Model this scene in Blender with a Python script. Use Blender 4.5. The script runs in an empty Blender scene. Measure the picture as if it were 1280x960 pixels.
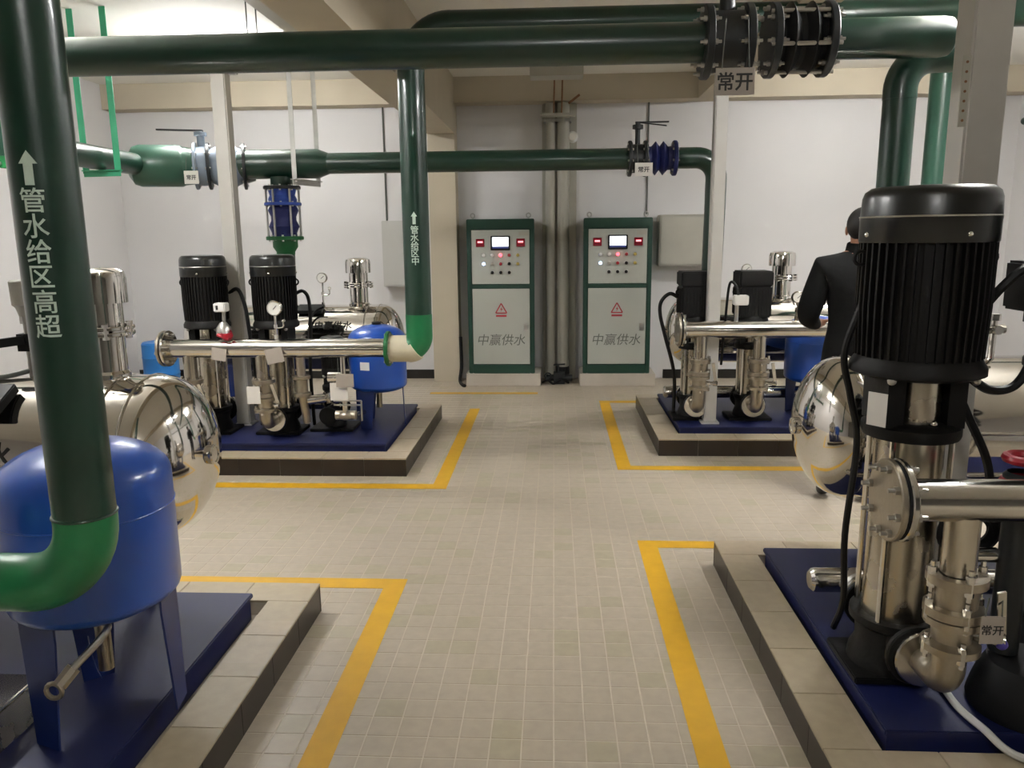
import bpy, bmesh, math, random
from mathutils import Vector, Matrix, Quaternion
random.seed(7)
SC = bpy.context.scene
COL = SC.collection
PI = math.pi

# ------------------------------------------------------------------ camera
FPX, CAMH, ROLL = 970.0, 1.57, math.radians(0.6)
VPX, VPY = 54.0, 186.5                       # vanishing point of the aisle, derotated, from the image centre
pit = math.atan(VPY / FPX); yaw = math.atan(VPX / FPX * math.cos(pit))
Rv = Vector((math.cos(yaw), math.sin(yaw), 0))
Fv = Vector((-math.sin(yaw) * math.cos(pit), math.cos(yaw) * math.cos(pit), -math.sin(pit)))
Uv = Rv.cross(Fv)
Rc = Rv * math.cos(ROLL) - Uv * math.sin(ROLL); Uc = Uv * math.cos(ROLL) + Rv * math.sin(ROLL)
cd = bpy.data.cameras.new('camera'); cam = bpy.data.objects.new('camera', cd); COL.objects.link(cam)
cd.sensor_width = 36; cd.sensor_fit = 'HORIZONTAL'; cd.lens = FPX / 1280 * 36; cd.clip_start = 0.05
M = Matrix((Rc, Uc, -Fv)).transposed().to_4x4(); M.translation = (0, 0, CAMH); cam.matrix_world = M
SC.camera = cam
# ------------------------------------------------------------------ world, exposure
w = bpy.data.worlds.new('world'); SC.world = w; w.use_nodes = True
w.node_tree.nodes['Background'].inputs[0].default_value = (0.5, 0.5, 0.5, 1)
w.node_tree.nodes['Background'].inputs[1].default_value = 0.05
vs = SC.view_settings; vs.view_transform = 'Standard'; vs.look = 'None'; vs.gamma = 1; vs.use_curve_mapping = False
vs.exposure = 1.37
LAMP = 135.0            # emission of the ceiling tubes
# ------------------------------------------------------------------ materials
def lin(h):
    h = h.lstrip('#'); c = [int(h[i:i+2], 16) / 255 for i in (0, 2, 4)]
    return tuple(x / 12.92 if x <= .04045 else ((x + .055) / 1.055) ** 2.4 for x in c) + (1,)
MATS = {}
def mat(name, col, rough=.5, metal=0, var=.0, scale=8, bump=0, bscale=60, coat=0, emit=0, rvar=0, stretch=None):
    m = bpy.data.materials.new(name); m.use_nodes = True; nt = m.node_tree; N = nt.nodes; L = nt.links
    b = N['Principled BSDF']; c = lin(col)
    b.inputs['Base Color'].default_value = c; b.inputs['Roughness'].default_value = rough; b.inputs['Metallic'].default_value = metal
    if coat: b.inputs['Coat Weight'].default_value = coat; b.inputs['Coat Roughness'].default_value = .08
    if emit: b.inputs['Emission Color'].default_value = c; b.inputs['Emission Strength'].default_value = emit
    if var or bump or rvar:
        g = N.new('ShaderNodeNewGeometry'); mp = N.new('ShaderNodeMapping')
        L.new(g.outputs['Position'], mp.inputs['Vector'])
        if stretch: mp.inputs['Scale'].default_value = stretch
    if var or rvar:
        n = N.new('ShaderNodeTexNoise'); n.inputs['Scale'].default_value = scale; n.inputs['Detail'].default_value = 5
        L.new(mp.outputs[0], n.inputs['Vector'])
        if var:
            r = N.new('ShaderNodeMapRange'); r.inputs['To Min'].default_value = 1 - var; r.inputs['To Max'].default_value = 1 + var
            r.inputs['From Min'].default_value = .25; r.inputs['From Max'].default_value = .75
            L.new(n.outputs['Fac'], r.inputs['Value'])
            mx = N.new('ShaderNodeVectorMath'); mx.operation = 'SCALE'; mx.inputs[0].default_value = c[:3]
            L.new(r.outputs[0], mx.inputs['Scale']); L.new(mx.outputs[0], b.inputs['Base Color'])
        if rvar:
            r2 = N.new('ShaderNodeMapRange'); r2.inputs['To Min'].default_value = max(0, rough - rvar); r2.inputs['To Max'].default_value = rough + rvar
            L.new(n.outputs['Fac'], r2.inputs['Value']); L.new(r2.outputs[0], b.inputs['Roughness'])
    if bump:
        n2 = N.new('ShaderNodeTexNoise'); n2.inputs['Scale'].default_value = bscale; n2.inputs['Detail'].default_value = 3
        L.new(mp.outputs[0], n2.inputs['Vector'])
        bp = N.new('ShaderNodeBump'); bp.inputs['Strength'].default_value = bump; bp.inputs['Distance'].default_value = .01
        L.new(n2.outputs['Fac'], bp.inputs['Height']); L.new(bp.outputs[0], b.inputs['Normal'])
    MATS[name] = m; return m
def tile_mat(name, cols, pitch, rough=.45):
    m = bpy.data.materials.new(name); m.use_nodes = True; nt = m.node_tree; N = nt.nodes; L = nt.links; b = N['Principled BSDF']
    b.inputs['Roughness'].default_value = rough
    g = N.new('ShaderNodeNewGeometry'); s = N.new('ShaderNodeVectorMath'); s.operation = 'MULTIPLY'
    s.inputs[1].default_value = (1 / pitch, 1 / pitch, 0); L.new(g.outputs['Position'], s.inputs[0])
    f = N.new('ShaderNodeVectorMath'); f.operation = 'FLOOR'; L.new(s.outputs[0], f.inputs[0])
    wn = N.new('ShaderNodeTexWhiteNoise'); wn.noise_dimensions = '3D'; L.new(f.outputs[0], wn.inputs['Vector'])
    r = N.new('ShaderNodeValToRGB'); r.color_ramp.interpolation = 'CONSTANT'
    for i, c in enumerate(cols):
        e = r.color_ramp.elements[i] if i < 2 else r.color_ramp.elements.new(0)
        e.position = i / len(cols); e.color = lin(c)
    L.new(wn.outputs['Value'], r.inputs['Fac'])
    n = N.new('ShaderNodeTexNoise'); n.inputs['Scale'].default_value = 24; n.inputs['Detail'].default_value = 6; L.new(g.outputs['Position'], n.inputs['Vector'])
    mr = N.new('ShaderNodeMapRange'); mr.inputs['To Min'].default_value = .86; mr.inputs['To Max'].default_value = 1.14; L.new(n.outputs['Fac'], mr.inputs['Value'])
    sc = N.new('ShaderNodeVectorMath'); sc.operation = 'SCALE'; L.new(r.outputs['Color'], sc.inputs[0]); L.new(mr.outputs[0], sc.inputs['Scale'])
    L.new(sc.outputs[0], b.inputs['Base Color'])
    MATS[name] = m; return m
mat('wall', '#d0cecd', .75, var=.02, scale=2, bump=.05)
mat('ceil', '#e0ddd4', .85, var=.03, scale=3)
mat('beam', '#b8ae9a', .85, var=.04, scale=3)
mat('wall_unlit', '#6f6c66', .8, var=.04, scale=3)  # shade put into the front wall colour, so steel reflects a dark end
mat('grout', '#bdb3a2', .8, var=.06, scale=20)
tile_mat('tile', ['#a89d8c', '#a39a8b', '#ada08f', '#9f9787', '#aa9b85', '#a69a8e', '#a29983', '#ab9e92'], .1, .38)
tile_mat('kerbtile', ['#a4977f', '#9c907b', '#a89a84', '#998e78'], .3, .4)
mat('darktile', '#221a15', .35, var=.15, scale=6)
mat('black_base', '#15130f', .4)
mat('tape', '#c99a16', .5, var=.07, scale=14)
mat('green', '#0f2f23', .33, var=.10, scale=5, rvar=.08, coat=.2)
mat('green_lit', '#2d5445', .38, var=.08, scale=5, coat=.2)  # lamp light put into the colour: lightened copy of the green pipe paint
mat('green_new', '#08683a', .4, var=.10, scale=6, coat=.2)
mat('green_flange', '#0e5a2c', .4, var=.1, scale=9)
mat('dark_valve', '#14181a', .45, var=.15, scale=12)
mat('steel', '#cfccc6', .16, 1, var=.03, scale=6, rvar=.05)
mat('mirror', '#dad6d0', .07, 1, var=.02, scale=3, bump=.03, bscale=5)
mat('steel_brush', '#bdb6a8', .27, 1, var=.02, scale=10, rvar=.03)
mat('steel_cast', '#aaa294', .36, 1, var=.1, scale=14, bump=.1)
mat('chrome', '#dedbd6', .1, 1)
mat('zinc', '#b9b7b2', .35, 1, var=.08, scale=14)
mat('galv', '#b4b3ae', .5, .6, var=.1, scale=12)
mat('post', '#bab7b0', .45, .15, var=.05, scale=7)
mat('hanger_green', '#2f9068', .5, var=.08, scale=9)
mat('black', '#0b0a09', .55, var=.12, scale=10)
mat('black_gloss', '#0d0f0e', .32, var=.1, scale=8, coat=.05)
mat('cast_black', '#0f0f0e', .55, var=.2, scale=14, bump=.1)
mat('rubber', '#111214', .6)
mat('navy', '#0a1442', .5, var=.16, scale=6, coat=.05)
mat('vblue', '#1b4ba4', .3, var=.06, scale=4, coat=.35)
mat('vblue_dark', '#10245c', .4, var=.1, scale=5)
mat('valve_blue', '#2c4a9e', .4, var=.12, scale=12)
mat('valve_pale', '#84909e', .45, var=.1, scale=12)
mat('rubber_blue', '#1c2560', .5)
mat('cab_green', '#16382c', .4, var=.06, scale=6)
mat('cab_grey', '#a8aaa1', .45, var=.03, scale=3)
mat('plinth', '#bab1a4', .7, var=.05, scale=8)
mat('white', '#e2e0dc', .5)
mat('card', '#d6d2cb', .6, var=.03, scale=20)
mat('card_dim', '#a39a90', .6, var=.04, scale=20)
mat('paint_white', '#c3d3c6', .6, var=.1, scale=60)
mat('ink', '#20201e', .6)
mat('ink_grey', '#5c5e58', .6)
mat('red', '#a01628', .35)
mat('red_lens', '#801022', .25)
mat('glow_red', '#ff3540', .3, emit=4)
mat('glow_white', '#f4fbff', .3, emit=.9)
mat('glow_blue', '#bcd8ff', .3, emit=2)
mat('glow_led', '#ff8d96', .3, emit=.8)
mat('screen_blue', '#39407a', .3, emit=.12)
mat('warn_red', '#a33038', .5)
mat('warn_yel', '#b8a452', .5)
mat('box_grey', '#b9b8b3', .5, var=.03, scale=3)
mat('conduit', '#a7a498', .5, var=.05, scale=5)
mat('dial', '#e6e4dc', .4)
mat('wrap', '#c8bfa6', .6, var=.05, scale=12)
mat('rust', '#7a5638', .8, var=.2, scale=30)
mat('cable', '#121212', .5)
mat('hose_white', '#c9c8c4', .5)
mat('jacket', '#070707', .9, var=.2, scale=15, bump=.2, bscale=25)
mat('trouser', '#17181c', .8)
mat('skin', '#a9765c', .55)
mat('hair', '#0f0c0a', .6)
mat('shoe', '#0c0b0b', .5)
mat('plastic_blue', '#2277c4', .4)
mat('purple', '#4b3f9a', .5)
mat('tube', '#ffffff', .5, emit=LAMP)
for k in ('black', 'cast_black', 'jacket', 'trouser', 'rubber', 'cable'): MATS[k].node_tree.nodes['Principled BSDF'].inputs['Specular IOR Level'].default_value = .25

# ------------------------------------------------------------------ mesh builder
class MB:
    def __init__(s): s.v = []; s.f = []
    def add(s, v, f):
        o = len(s.v); s.v += [Vector(p) for p in v]; s.f += [tuple(i + o for i in q) for q in f]; return s
    def box(s, x0, x1, y0, y1, z0, z1):
        return s.add([(x0,y0,z0),(x1,y0,z0),(x1,y1,z0),(x0,y1,z0),(x0,y0,z1),(x1,y0,z1),(x1,y1,z1),(x0,y1,z1)],
                     [(0,3,2,1),(4,5,6,7),(0,1,5,4),(1,2,6,5),(2,3,7,6),(3,0,4,7)])
    def bar(s, p0, p1, wd, th, up=(0,0,1)):
        p0, p1 = Vector(p0), Vector(p1); d = (p1 - p0).normalized(); a = d.cross(Vector(up))
        if a.length < 1e-4: a = d.cross(Vector((0,1,0)))
        a.normalize(); b = a.cross(d).normalized(); a = a * wd / 2; b = b * th / 2
        return s.add([p0-a-b,p0+a-b,p0+a+b,p0-a+b,p1-a-b,p1+a-b,p1+a+b,p1-a+b],
                     [(0,1,2,3),(7,6,5,4),(4,5,1,0),(5,6,2,1),(6,7,3,2),(7,4,0,3)])
    def lathe(s, prof, org, axis=(0,0,1), seg=24, a0=0, a1=2*PI):
        """prof: list of (radius, height along axis)"""
        ax = Vector(axis).normalized(); u = ax.orthogonal().normalized(); w_ = ax.cross(u); org = Vector(org)
        full = abs(a1 - a0 - 2*PI) < 1e-6; n = seg if full else seg + 1; rings = []; V = []; F = []
        for r, h in prof:
            if r < 1e-6: rings.append([len(V)]); V.append(org + ax*h)
            else:
                rings.append(list(range(len(V), len(V)+n)))
                for k in range(n):
                    t = a0 + (a1-a0)*k/seg; V.append(org + ax*h + (u*math.cos(t) + w_*math.sin(t))*r)
        for A, B in zip(rings, rings[1:]):
            m = seg
            for k in range(m):
                k2 = (k+1) % n
                if len(A) == 1 and len(B) == 1: continue
                if len(A) == 1: F.append((A[0], B[k2], B[k]))
                elif len(B) == 1: F.append((A[k], A[k2], B[0]))
                else: F.append((A[k], A[k2], B[k2], B[k]))
        return s.add(V, F)
    def cyl(s, p0, p1, r, r1=None, seg=24):
        p0, p1 = Vector(p0), Vector(p1); r1 = r if r1 is None else r1; h = (p1-p0).length
        return s.lathe([(0,0),(r,0),(r1,h),(0,h)], p0, p1-p0, seg)
    def disc(s, c, axis, r, t, seg=28):
        ax = Vector(axis).normalized(); c = Vector(c); b = min(.004, t*.2, r*.2)
        return s.lathe([(0,-t/2),(r-b,-t/2),(r,-t/2+b),(r,t/2-b),(r-b,t/2),(0,t/2)], c, ax, seg)
    def ball(s, c, r, seg=14, n=8, sc=(1,1,1)):
        i0 = len(s.v); s.lathe([(r*math.sin(PI*k/n), -r*math.cos(PI*k/n)) for k in range(n+1)], (0,0,0), (0,0,1), seg)
        for i in range(i0, len(s.v)): v = s.v[i]; s.v[i] = Vector((v.x*sc[0]+c[0], v.y*sc[1]+c[1], v.z*sc[2]+c[2]))
        return s
    def torus(s, c, axis, R, r, seg=24, m=8):
        return s.lathe([(R + r*math.cos(2*PI*k/m), r*math.sin(2*PI*k/m)) for k in range(m+1)], c, axis, seg)
    def sweep(s, pts, r, seg=14, caps=True):
        pts = [Vector(p) for p in pts]; n = len(pts); rr = r if isinstance(r, (list, tuple)) else [r]*n
        T = [(pts[min(i+1,n-1)] - pts[max(i-1,0)]).normalized() for i in range(n)]
        u = T[0].orthogonal().normalized(); V = []; F = []
        for i in range(n):
            if i: u = (T[i-1].rotation_difference(T[i]) @ u); u = (u - T[i]*u.dot(T[i])).normalized()
            w_ = T[i].cross(u)
            for k in range(seg): a = 2*PI*k/seg; V.append(pts[i] + (u*math.cos(a) + w_*math.sin(a))*rr[i])
        for i in range(n-1):
            for k in range(seg): k2 = (k+1) % seg; F.append((i*seg+k, i*seg+k2, (i+1)*seg+k2, (i+1)*seg+k))
        if caps: F.append(tuple(range(seg-1,-1,-1))); F.append(tuple((n-1)*seg+k for k in range(seg)))
        return s.add(V, F)
    def mesh(s, name, off=(0,0,0), bevel=0, angle=35):
        off = Vector(off); m = bpy.data.meshes.new(name); m.from_pydata([v-off for v in s.v], [], s.f)
        bm = bmesh.new(); bm.from_mesh(m)
        bmesh.ops.remove_doubles(bm, verts=bm.verts, dist=1e-6)
        bmesh.ops.recalc_face_normals(bm, faces=bm.faces)
        if bevel: bmesh.ops.bevel(bm, geom=[e for e in bm.edges if len(e.link_faces) == 2 and e.calc_face_angle(0) > .6], offset=bevel, segments=2, affect='EDGES', clamp_overlap=True)
        bm.to_mesh(m); bm.free()
        for p in m.polygons: p.use_smooth = True
        m.set_sharp_from_angle(angle=math.radians(angle)); return m
def fillet(pts, rad, n=8):
    pts = [Vector(p) for p in pts]; out = [pts[0]]
    for a, b, c in zip(pts, pts[1:], pts[2:]):
        d0 = (a-b).normalized(); d1 = (c-b).normalized(); ang = d0.angle(d1)
        if ang > PI-.02: out.append(b); continue
        t = min(rad/math.tan(ang/2), (a-b).length*.98, (c-b).length*.98); rr = t*math.tan(ang/2)
        cen = b + (d0+d1).normalized()*(rr/math.sin(ang/2)); p0 = b+d0*t; p1 = b+d1*t; v0 = p0-cen; v1 = p1-cen
        q = v0.rotation_difference(v1)
        for k in range(n+1): out.append(cen + Quaternion().slerp(q, k/n) @ v0)
    out.append(pts[-1]); return out
def spline(pts, n=8):
    pts = [Vector(p) for p in pts]; P = [2*pts[0]-pts[1]] + pts + [2*pts[-1]-pts[-2]]; out = []
    for i in range(1, len(P)-2):
        for k in range(n):
            t = k/n; a, b, c, d = P[i-1:i+3]
            out.append(.5*((2*b) + (c-a)*t + (2*a-5*b+4*c-d)*t*t + (3*b-a-3*c+d)*t**3))
    return out + [pts[-1]]
# ------------------------------------------------------------------ objects
ORG = {}
def tag(o, label=None, cat=None, group=None, kind=None):
    if label: o['label'] = label
    if cat: o['category'] = cat
    if group: o['group'] = group
    if kind: o['kind'] = kind
    return o
def thing(name, label, cat, loc, group=None):
    o = bpy.data.objects.new(name, None); COL.objects.link(o); o.location = loc; o.empty_display_size = .1
    ORG[o] = Vector(loc); return tag(o, label, cat, group)
def part(mb, name, m, parent, label=None, bevel=0, kind=None):
    me = mb.mesh(name, ORG[parent], bevel); me.materials.append(MATS[m])
    o = bpy.data.objects.new(name, me); COL.objects.link(o); o.parent = parent; ORG[o] = ORG[parent]
    return tag(o, label, kind=kind)
def inst(me, name, parent, loc, label=None):
    o = bpy.data.objects.new(name, me); COL.objects.link(o); o.parent = parent; o.location = Vector(loc) - ORG[parent]
    ORG[o] = Vector(loc); return tag(o, label)
def top(mb, name, m, label, cat, group=None, bevel=0, kind=None):
    xs = [v.x for v in mb.v]; ys = [v.y for v in mb.v]; zs = [v.z for v in mb.v]
    loc = Vector(((min(xs)+max(xs))/2, (min(ys)+max(ys))/2, min(zs)))
    me = mb.mesh(name, loc, bevel); me.materials.append(MATS[m]); o = bpy.data.objects.new(name, me); COL.objects.link(o)
    o.location = loc; ORG[o] = loc; return tag(o, label, cat, group, kind)
def struct(mb, name, m, label=None, bevel=0): return top(mb, name, m, label, None, None, bevel, 'structure')
def text_bm(body, size, bold=.0, shear=0, font_cut=None):
    c = bpy.data.curves.new('lettering', 'FONT'); c.body = body; c.size = size; c.align_x = 'CENTER'; c.align_y = 'CENTER'; c.offset = bold*size; c.shear = shear
    c.resolution_u = 2
    o = bpy.data.objects.new('lettering', c); COL.objects.link(o); dg = bpy.context.evaluated_depsgraph_get()
    m = bpy.data.meshes.new_from_object(o.evaluated_get(dg)); bm = bmesh.new(); bm.from_mesh(m)
    bpy.data.objects.remove(o); bpy.data.curves.remove(c); bpy.data.meshes.remove(m)
    if bm.verts:
        cx = (min(v.co.x for v in bm.verts)+max(v.co.x for v in bm.verts))/2; cy = (min(v.co.y for v in bm.verts)+max(v.co.y for v in bm.verts))/2
        for v in bm.verts: v.co.x -= cx; v.co.y -= cy
    return bm
def bm_part(bm, name, m, parent, label=None):
    for v in bm.verts: v.co -= ORG[parent]
    me = bpy.data.meshes.new(name); bm.to_mesh(me); bm.free(); me.materials.append(MATS[m])
    o = bpy.data.objects.new(name, me); COL.objects.link(o); o.parent = parent; ORG[o] = ORG[parent]; return tag(o, label)
def text_flat(body, size, c, right, up, parent, m='ink', name='lettering', bold=0, shear=0, label=None):
    bm = text_bm(body, size, bold, shear); c, r, u = Vector(c), Vector(right).normalized(), Vector(up).normalized()
    for v in bm.verts: v.co = c + r*v.co.x + u*v.co.y
    return bm_part(bm, name, m, parent, label)
def cut_x(bm, step):
    lo = min(v.co.x for v in bm.verts); hi = max(v.co.x for v in bm.verts); x = lo + step
    while x < hi - 1e-5:
        bmesh.ops.bisect_plane(bm, geom=bm.verts[:]+bm.edges[:]+bm.faces[:], plane_co=(x,0,0), plane_no=(1,0,0)); x += step
def wrap_vertical(bm, ax, ay, r, a0, zc):
    cut_x(bm, r*.16)
    for v in bm.verts:
        a = a0 + v.co.x/r; v.co = Vector((ax + (r+.0012)*math.cos(a), ay + (r+.0012)*math.sin(a), zc + v.co.y))
    return bm
def bolts(parent, c, axis, R, n, s, name='bolt', m='zinc', joined=False, a0=.2, length=None):
    """bolt heads around a flange: one object each, or joined when they are too small to pick apart"""
    ax = Vector(axis).normalized(); u = ax.orthogonal().normalized(); w_ = ax.cross(u); c = Vector(c); ln = length or s
    if joined:
        mb = MB()
        for k in range(n):
            p = c + (u*math.cos(a0+2*PI*k/n) + w_*math.sin(a0+2*PI*k/n))*R; mb.cyl(p-ax*ln, p+ax*ln, s, seg=6)
        return part(mb, 'bolt_ring', m, parent, kind='stuff')
    mb = MB().cyl(-ax*ln, ax*ln, s, seg=6); mb.cyl(-ax*ln*1.5, ax*ln*1.5, s*.55, seg=8); me = mb.mesh('bolt'); me.materials.append(MATS[m])
    for k in range(n): inst(me, 'bolt', parent, c + (u*math.cos(a0+2*PI*k/n) + w_*math.sin(a0+2*PI*k/n))*R)

# ================================================================== room shell
XL, XR, YF, YB, ZC = -4.72, 4.72, -3.2, 8.5, 3.15
fl = struct(MB().box(XL-.2, XR+.2, YF-.2, YB+.2, -.2, -.0012), 'floor', 'grout', 'beige tiled pump room floor')
struct(MB().box(XL-.2, XR+.2, YB, YB+.2, 0, ZC), 'wall_back', 'wall', 'off-white painted back wall')
struct(MB().box(XL-.2, XL, YF, YB, 0, ZC), 'wall_left', 'wall', 'off-white painted side wall')
struct(MB().box(XR, XR+.2, YF, YB, 0, ZC), 'wall_right', 'wall', 'off-white painted side wall')
struct(MB().box(XL-.2, XR+.2, YF-.2, YF, 0, ZC), 'wall_front', 'wall_unlit', 'unseen front wall coloured dark as an unlit room end')
struct(MB().box(XL-.2, XR+.2, YF-.2, YB+.2, ZC, ZC+.2), 'ceiling', 'ceil', 'pale concrete ceiling slab')
struct(MB().box(XL, XR, 8.28, YB, 2.9, ZC), 'trim_1', 'beam', 'concrete beam along the top of the back wall')
struct(MB().box(-1.3, -1.02, YF, 8.28, 2.6, ZC), 'trim_2', 'beam', 'deep concrete beam running along the room')
struct(MB().box(1.45, 1.7, YF, 8.28, 2.9, ZC), 'trim_3', 'beam', 'added shallow beam keeping lamp light off the middle bay')  # added beam, blocks the side lamp from the middle ceiling
struct(MB().box(-1.3, -1.02, 8.28, YB, 0, 2.6).box(-1.3, -1.02, 8.28, YB, 2.6, 2.899), 'trim_4', 'beam', 'concrete pilaster on the back wall')
for nm, a, b in (('baseboard_back', XL, -1.301), ('baseboard_right', 1.2, XR)):
    struct(MB().box(a, b, YB-.012, YB, 0, .1), nm, 'black_base', 'black baseboard along the back wall', bevel=.002)
# floor tiles
def tile_vf(x, y, p=.1, g=.0042, t=.0016, zt=0):
    h = p/2 - g/2; b = .0012; V = []
    for hh, z in ((h, zt-t), (h, zt-.0006), (h-b, zt)): V += [(x-hh,y-hh,z),(x+hh,y-hh,z),(x+hh,y+hh,z),(x-hh,y+hh,z)]
    F = [(8,9,10,11)]
    for k in (0, 4):
        for i in range(4): j = (i+1) % 4; F.append((k+i, k+j, k+4+j, k+4+i))
    return V, F
tm = MB(); tm.add(*tile_vf(0, 0)); tme = tm.mesh('floor_tile', angle=8); tme.materials.append(MATS['tile'])
rest = MB(); near = 0
PADS = [(-3.3,-1.2,1.5,2.85), (-3.3,-1.2,5.1,6.4), (.95,3.0,2.0,3.35), (.95,3.0,5.6,6.8)]
for j in range(int((YB-.6)/.1)):
    for i in range(int((XR-XL)/.1)):
        x = -4.65 + i*.1; y = .65 + j*.1
        if any(a < x < b and c < y < d for a, b, c, d in PADS): continue
        if -1.0 < x < .75 and 1.9 < y < 3.6 and near < 300:
            inst(tme, 'floor_tile', fl, (x, y, 0)); near += 1
        else: rest.add(*tile_vf(x, y))
me = bpy.data.meshes.new('floor_tile_field'); me.from_pydata([v-ORG[fl] for v in rest.v], [], rest.f); me.materials.append(MATS['tile'])
o = bpy.data.objects.new('floor_tile_field', me); COL.objects.link(o); o.parent = fl; tag(o, kind='stuff')

# yellow tape
def tape(rects, label):
    mb = MB()
    for a, b, c, d in rects: mb.box(a, b, c, d, .0003, .0016)
    top(mb, 'floor_tape', 'tape', label, 'floor marking', 'yellow lines around the plinths')
tape([(-.772,-.678,.3,3.345), (-2.9,-.772,3.245,3.345)], 'yellow line bordering the plinth with the large blue vessel')
tape([(-.772,-.678,4.65,6.95), (-2.9,-.772,4.65,4.745)], 'yellow line bordering the plinth of two pumps under the centre pipe')
tape([(.434,.528,.3,3.84), (.528,2.6,3.75,3.84)], 'yellow line bordering the plinth of the tallest black pump')
tape([(.434,.528,5.08,7.3), (.528,2.6,5.08,5.17), (.528,.9,7.21,7.3)], 'yellow line bordering the plinth with small square motors')
tape([(-1.25,-.16,7.62,7.7)], 'short yellow line before the control cabinets')

# ================================================================== plinths with tiled kerbs and blue skid plates
def plinth(x0, x1, y0, y1, aisle, label, plate, plabel):
    """kerb ring of pale cap tiles and dark side tiles; aisle = +1 when the aisle side is x1"""
    H, W = .125, .165
    t = thing('equipment_plinth', label, 'plinth', ((x0+x1)/2, (y0+y1)/2, 0), 'tiled equipment plinths')
    part(MB().box(x0+.012, x1-.012, y0+.012, y1-.012, 0, .06).box(x0+.012, x0+W-.004, y0+.012, y1-.012, .06, H-.01).box(x1-W+.004, x1-.012, y0+.012, y1-.012, .06, H-.01)
         .box(x0+W, x1-W, y0+.012, y0+W-.004, .06, H-.01).box(x0+W, x1-W, y1-W+.004, y1-.012, .06, H-.01), 'core', 'grout', t)
    def run(a, b):
        n = max(1, round((b-a)/.3)); return [(a+(b-a)*k/n, a+(b-a)*(k+1)/n) for k in range(n)]
    for xa, xb in run(x0, x1):
        for ya, yb in ((y0, y0+W), (y1-W, y1)): part(MB().box(xa+.001, xb-.001, ya, yb, H-.01, H), 'cap_tile', 'kerbtile', t, bevel=.0015)
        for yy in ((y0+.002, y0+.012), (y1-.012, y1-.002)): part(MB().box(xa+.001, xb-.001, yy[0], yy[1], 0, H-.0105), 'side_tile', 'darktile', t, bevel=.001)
    for ya, yb in run(y0+W, y1-W):
        for xa, xb in ((x0, x0+W), (x1-W, x1)): part(MB().box(xa, xb, ya+.001, yb-.001, H-.01, H), 'cap_tile', 'kerbtile', t, bevel=.0015)
    for ya, yb in run(y0+.012, y1-.012):
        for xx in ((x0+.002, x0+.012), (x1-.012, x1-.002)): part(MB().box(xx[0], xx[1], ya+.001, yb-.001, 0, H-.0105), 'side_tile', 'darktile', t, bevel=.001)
    a, b, c, d = plate
    b_ = thing('base_plate', plabel, 'skid base', ((a+b)/2, (c+d)/2, .06), 'blue skid bases')
    part(MB().box(a, b, c, d, .15, .17), 'deck', 'navy', b_, bevel=.004)
    part(MB().box(a+.01, a+.06, c+.01, d-.01, .06, .15).box(b-.06, b-.01, c+.01, d-.01, .06, .15).box(a+.06, b-.06, c+.01, c+.06, .06, .15).box(a+.06, b-.06, d-.06, d-.01, .06, .15), 'channel_frame', 'navy', b_)
plinth(-3.25, -.99, 1.33, 3.03, 1, 'pale tiled kerb plinth carrying the large blue vessel', (-3.05, -1.205, 1.52, 2.84), 'navy blue skid plate under the large blue vessel')
plinth(-3.25, -.975, 4.9, 6.58, 1, 'pale tiled kerb plinth beneath the two pumps by the centre pipe', (-3.05, -1.15, 5.1, 6.38), 'navy blue skid plate under the two pumps by the centre pipe')
plinth(.765, 3.0, 1.85, 3.55, -1, 'pale tiled kerb plinth carrying the tallest black pump', (.945, 2.8, 2.04, 3.36), 'navy blue skid plate under the tallest black pump')
plinth(.75, 3.0, 5.42, 7.0, -1, 'pale tiled kerb plinth carrying the small square motors', (.92, 2.8, 5.6, 6.82), 'navy blue skid plate under the small square motors')
ZP = .17

# ================================================================== overhead lamps
def lamp(x, y, label, along='y', L=1.25, z=2.93):
    """twin tube batten hung from the ceiling on two rods"""
    t = thing('ceiling_lamp', label, 'lamp', (x, y, z), 'twin tube batten lamps')
    d = Vector((0, 1, 0)) if along == 'y' else Vector((1, 0, 0)); e = Vector((1, 0, 0)) if along == 'y' else Vector((0, 1, 0)); c = Vector((x, y, z))
    part(MB().bar(c - d*(L/2+.03), c + d*(L/2+.03), .07, .04), 'housing', 'white', t)
    for s in (-1, 1):
        part(MB().cyl(c + e*s*.05 - d*L/2, c + e*s*.05 + d*L/2, .014, seg=10), 'tube', 'tube', t)
        part(MB().bar(c + d*s*(L/2+.005) - e*.07, c + d*s*(L/2+.005) + e*.07, .01, .05), 'end_cap', 'white', t)
        part(MB().cyl(c + d*s*L*.35, (c + d*s*L*.35).xy.to_3d() + Vector((0, 0, ZC)), .006, seg=8), 'hanging_rod', 'zinc', t)
lamp(-2.85, 3.5, 'twin tube lamp over the walkway behind the large blue vessel')
lamp(2.15, 3.5, 'twin tube lamp over the walkway behind the tallest pump')
lamp(-2.75, 6.55, 'twin tube lamp over the plinth by the centre pipe', 'x', .72, 2.94)
lamp(2.85, 6.55, 'twin tube lamp over the plinth of the small square motors', 'x', .72, 2.94)
lamp(.2, -1.2, 'added twin tube fill lamp over the unseen aisle end', 'x', .6)  # fill light added behind the camera to lift the middle wall

# ================================================================== pipes
def flange(parent, c, axis, r, t=.022, m='green', joined=True, n=8, name='flange', bs=.009, b=True):
    f = part(MB().disc(c, axis, r, t), name, m, parent)
    if b: bolts(f if joined else f, c, axis, r*.83, n, bs, joined=joined, length=t*.9)
    return f
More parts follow.
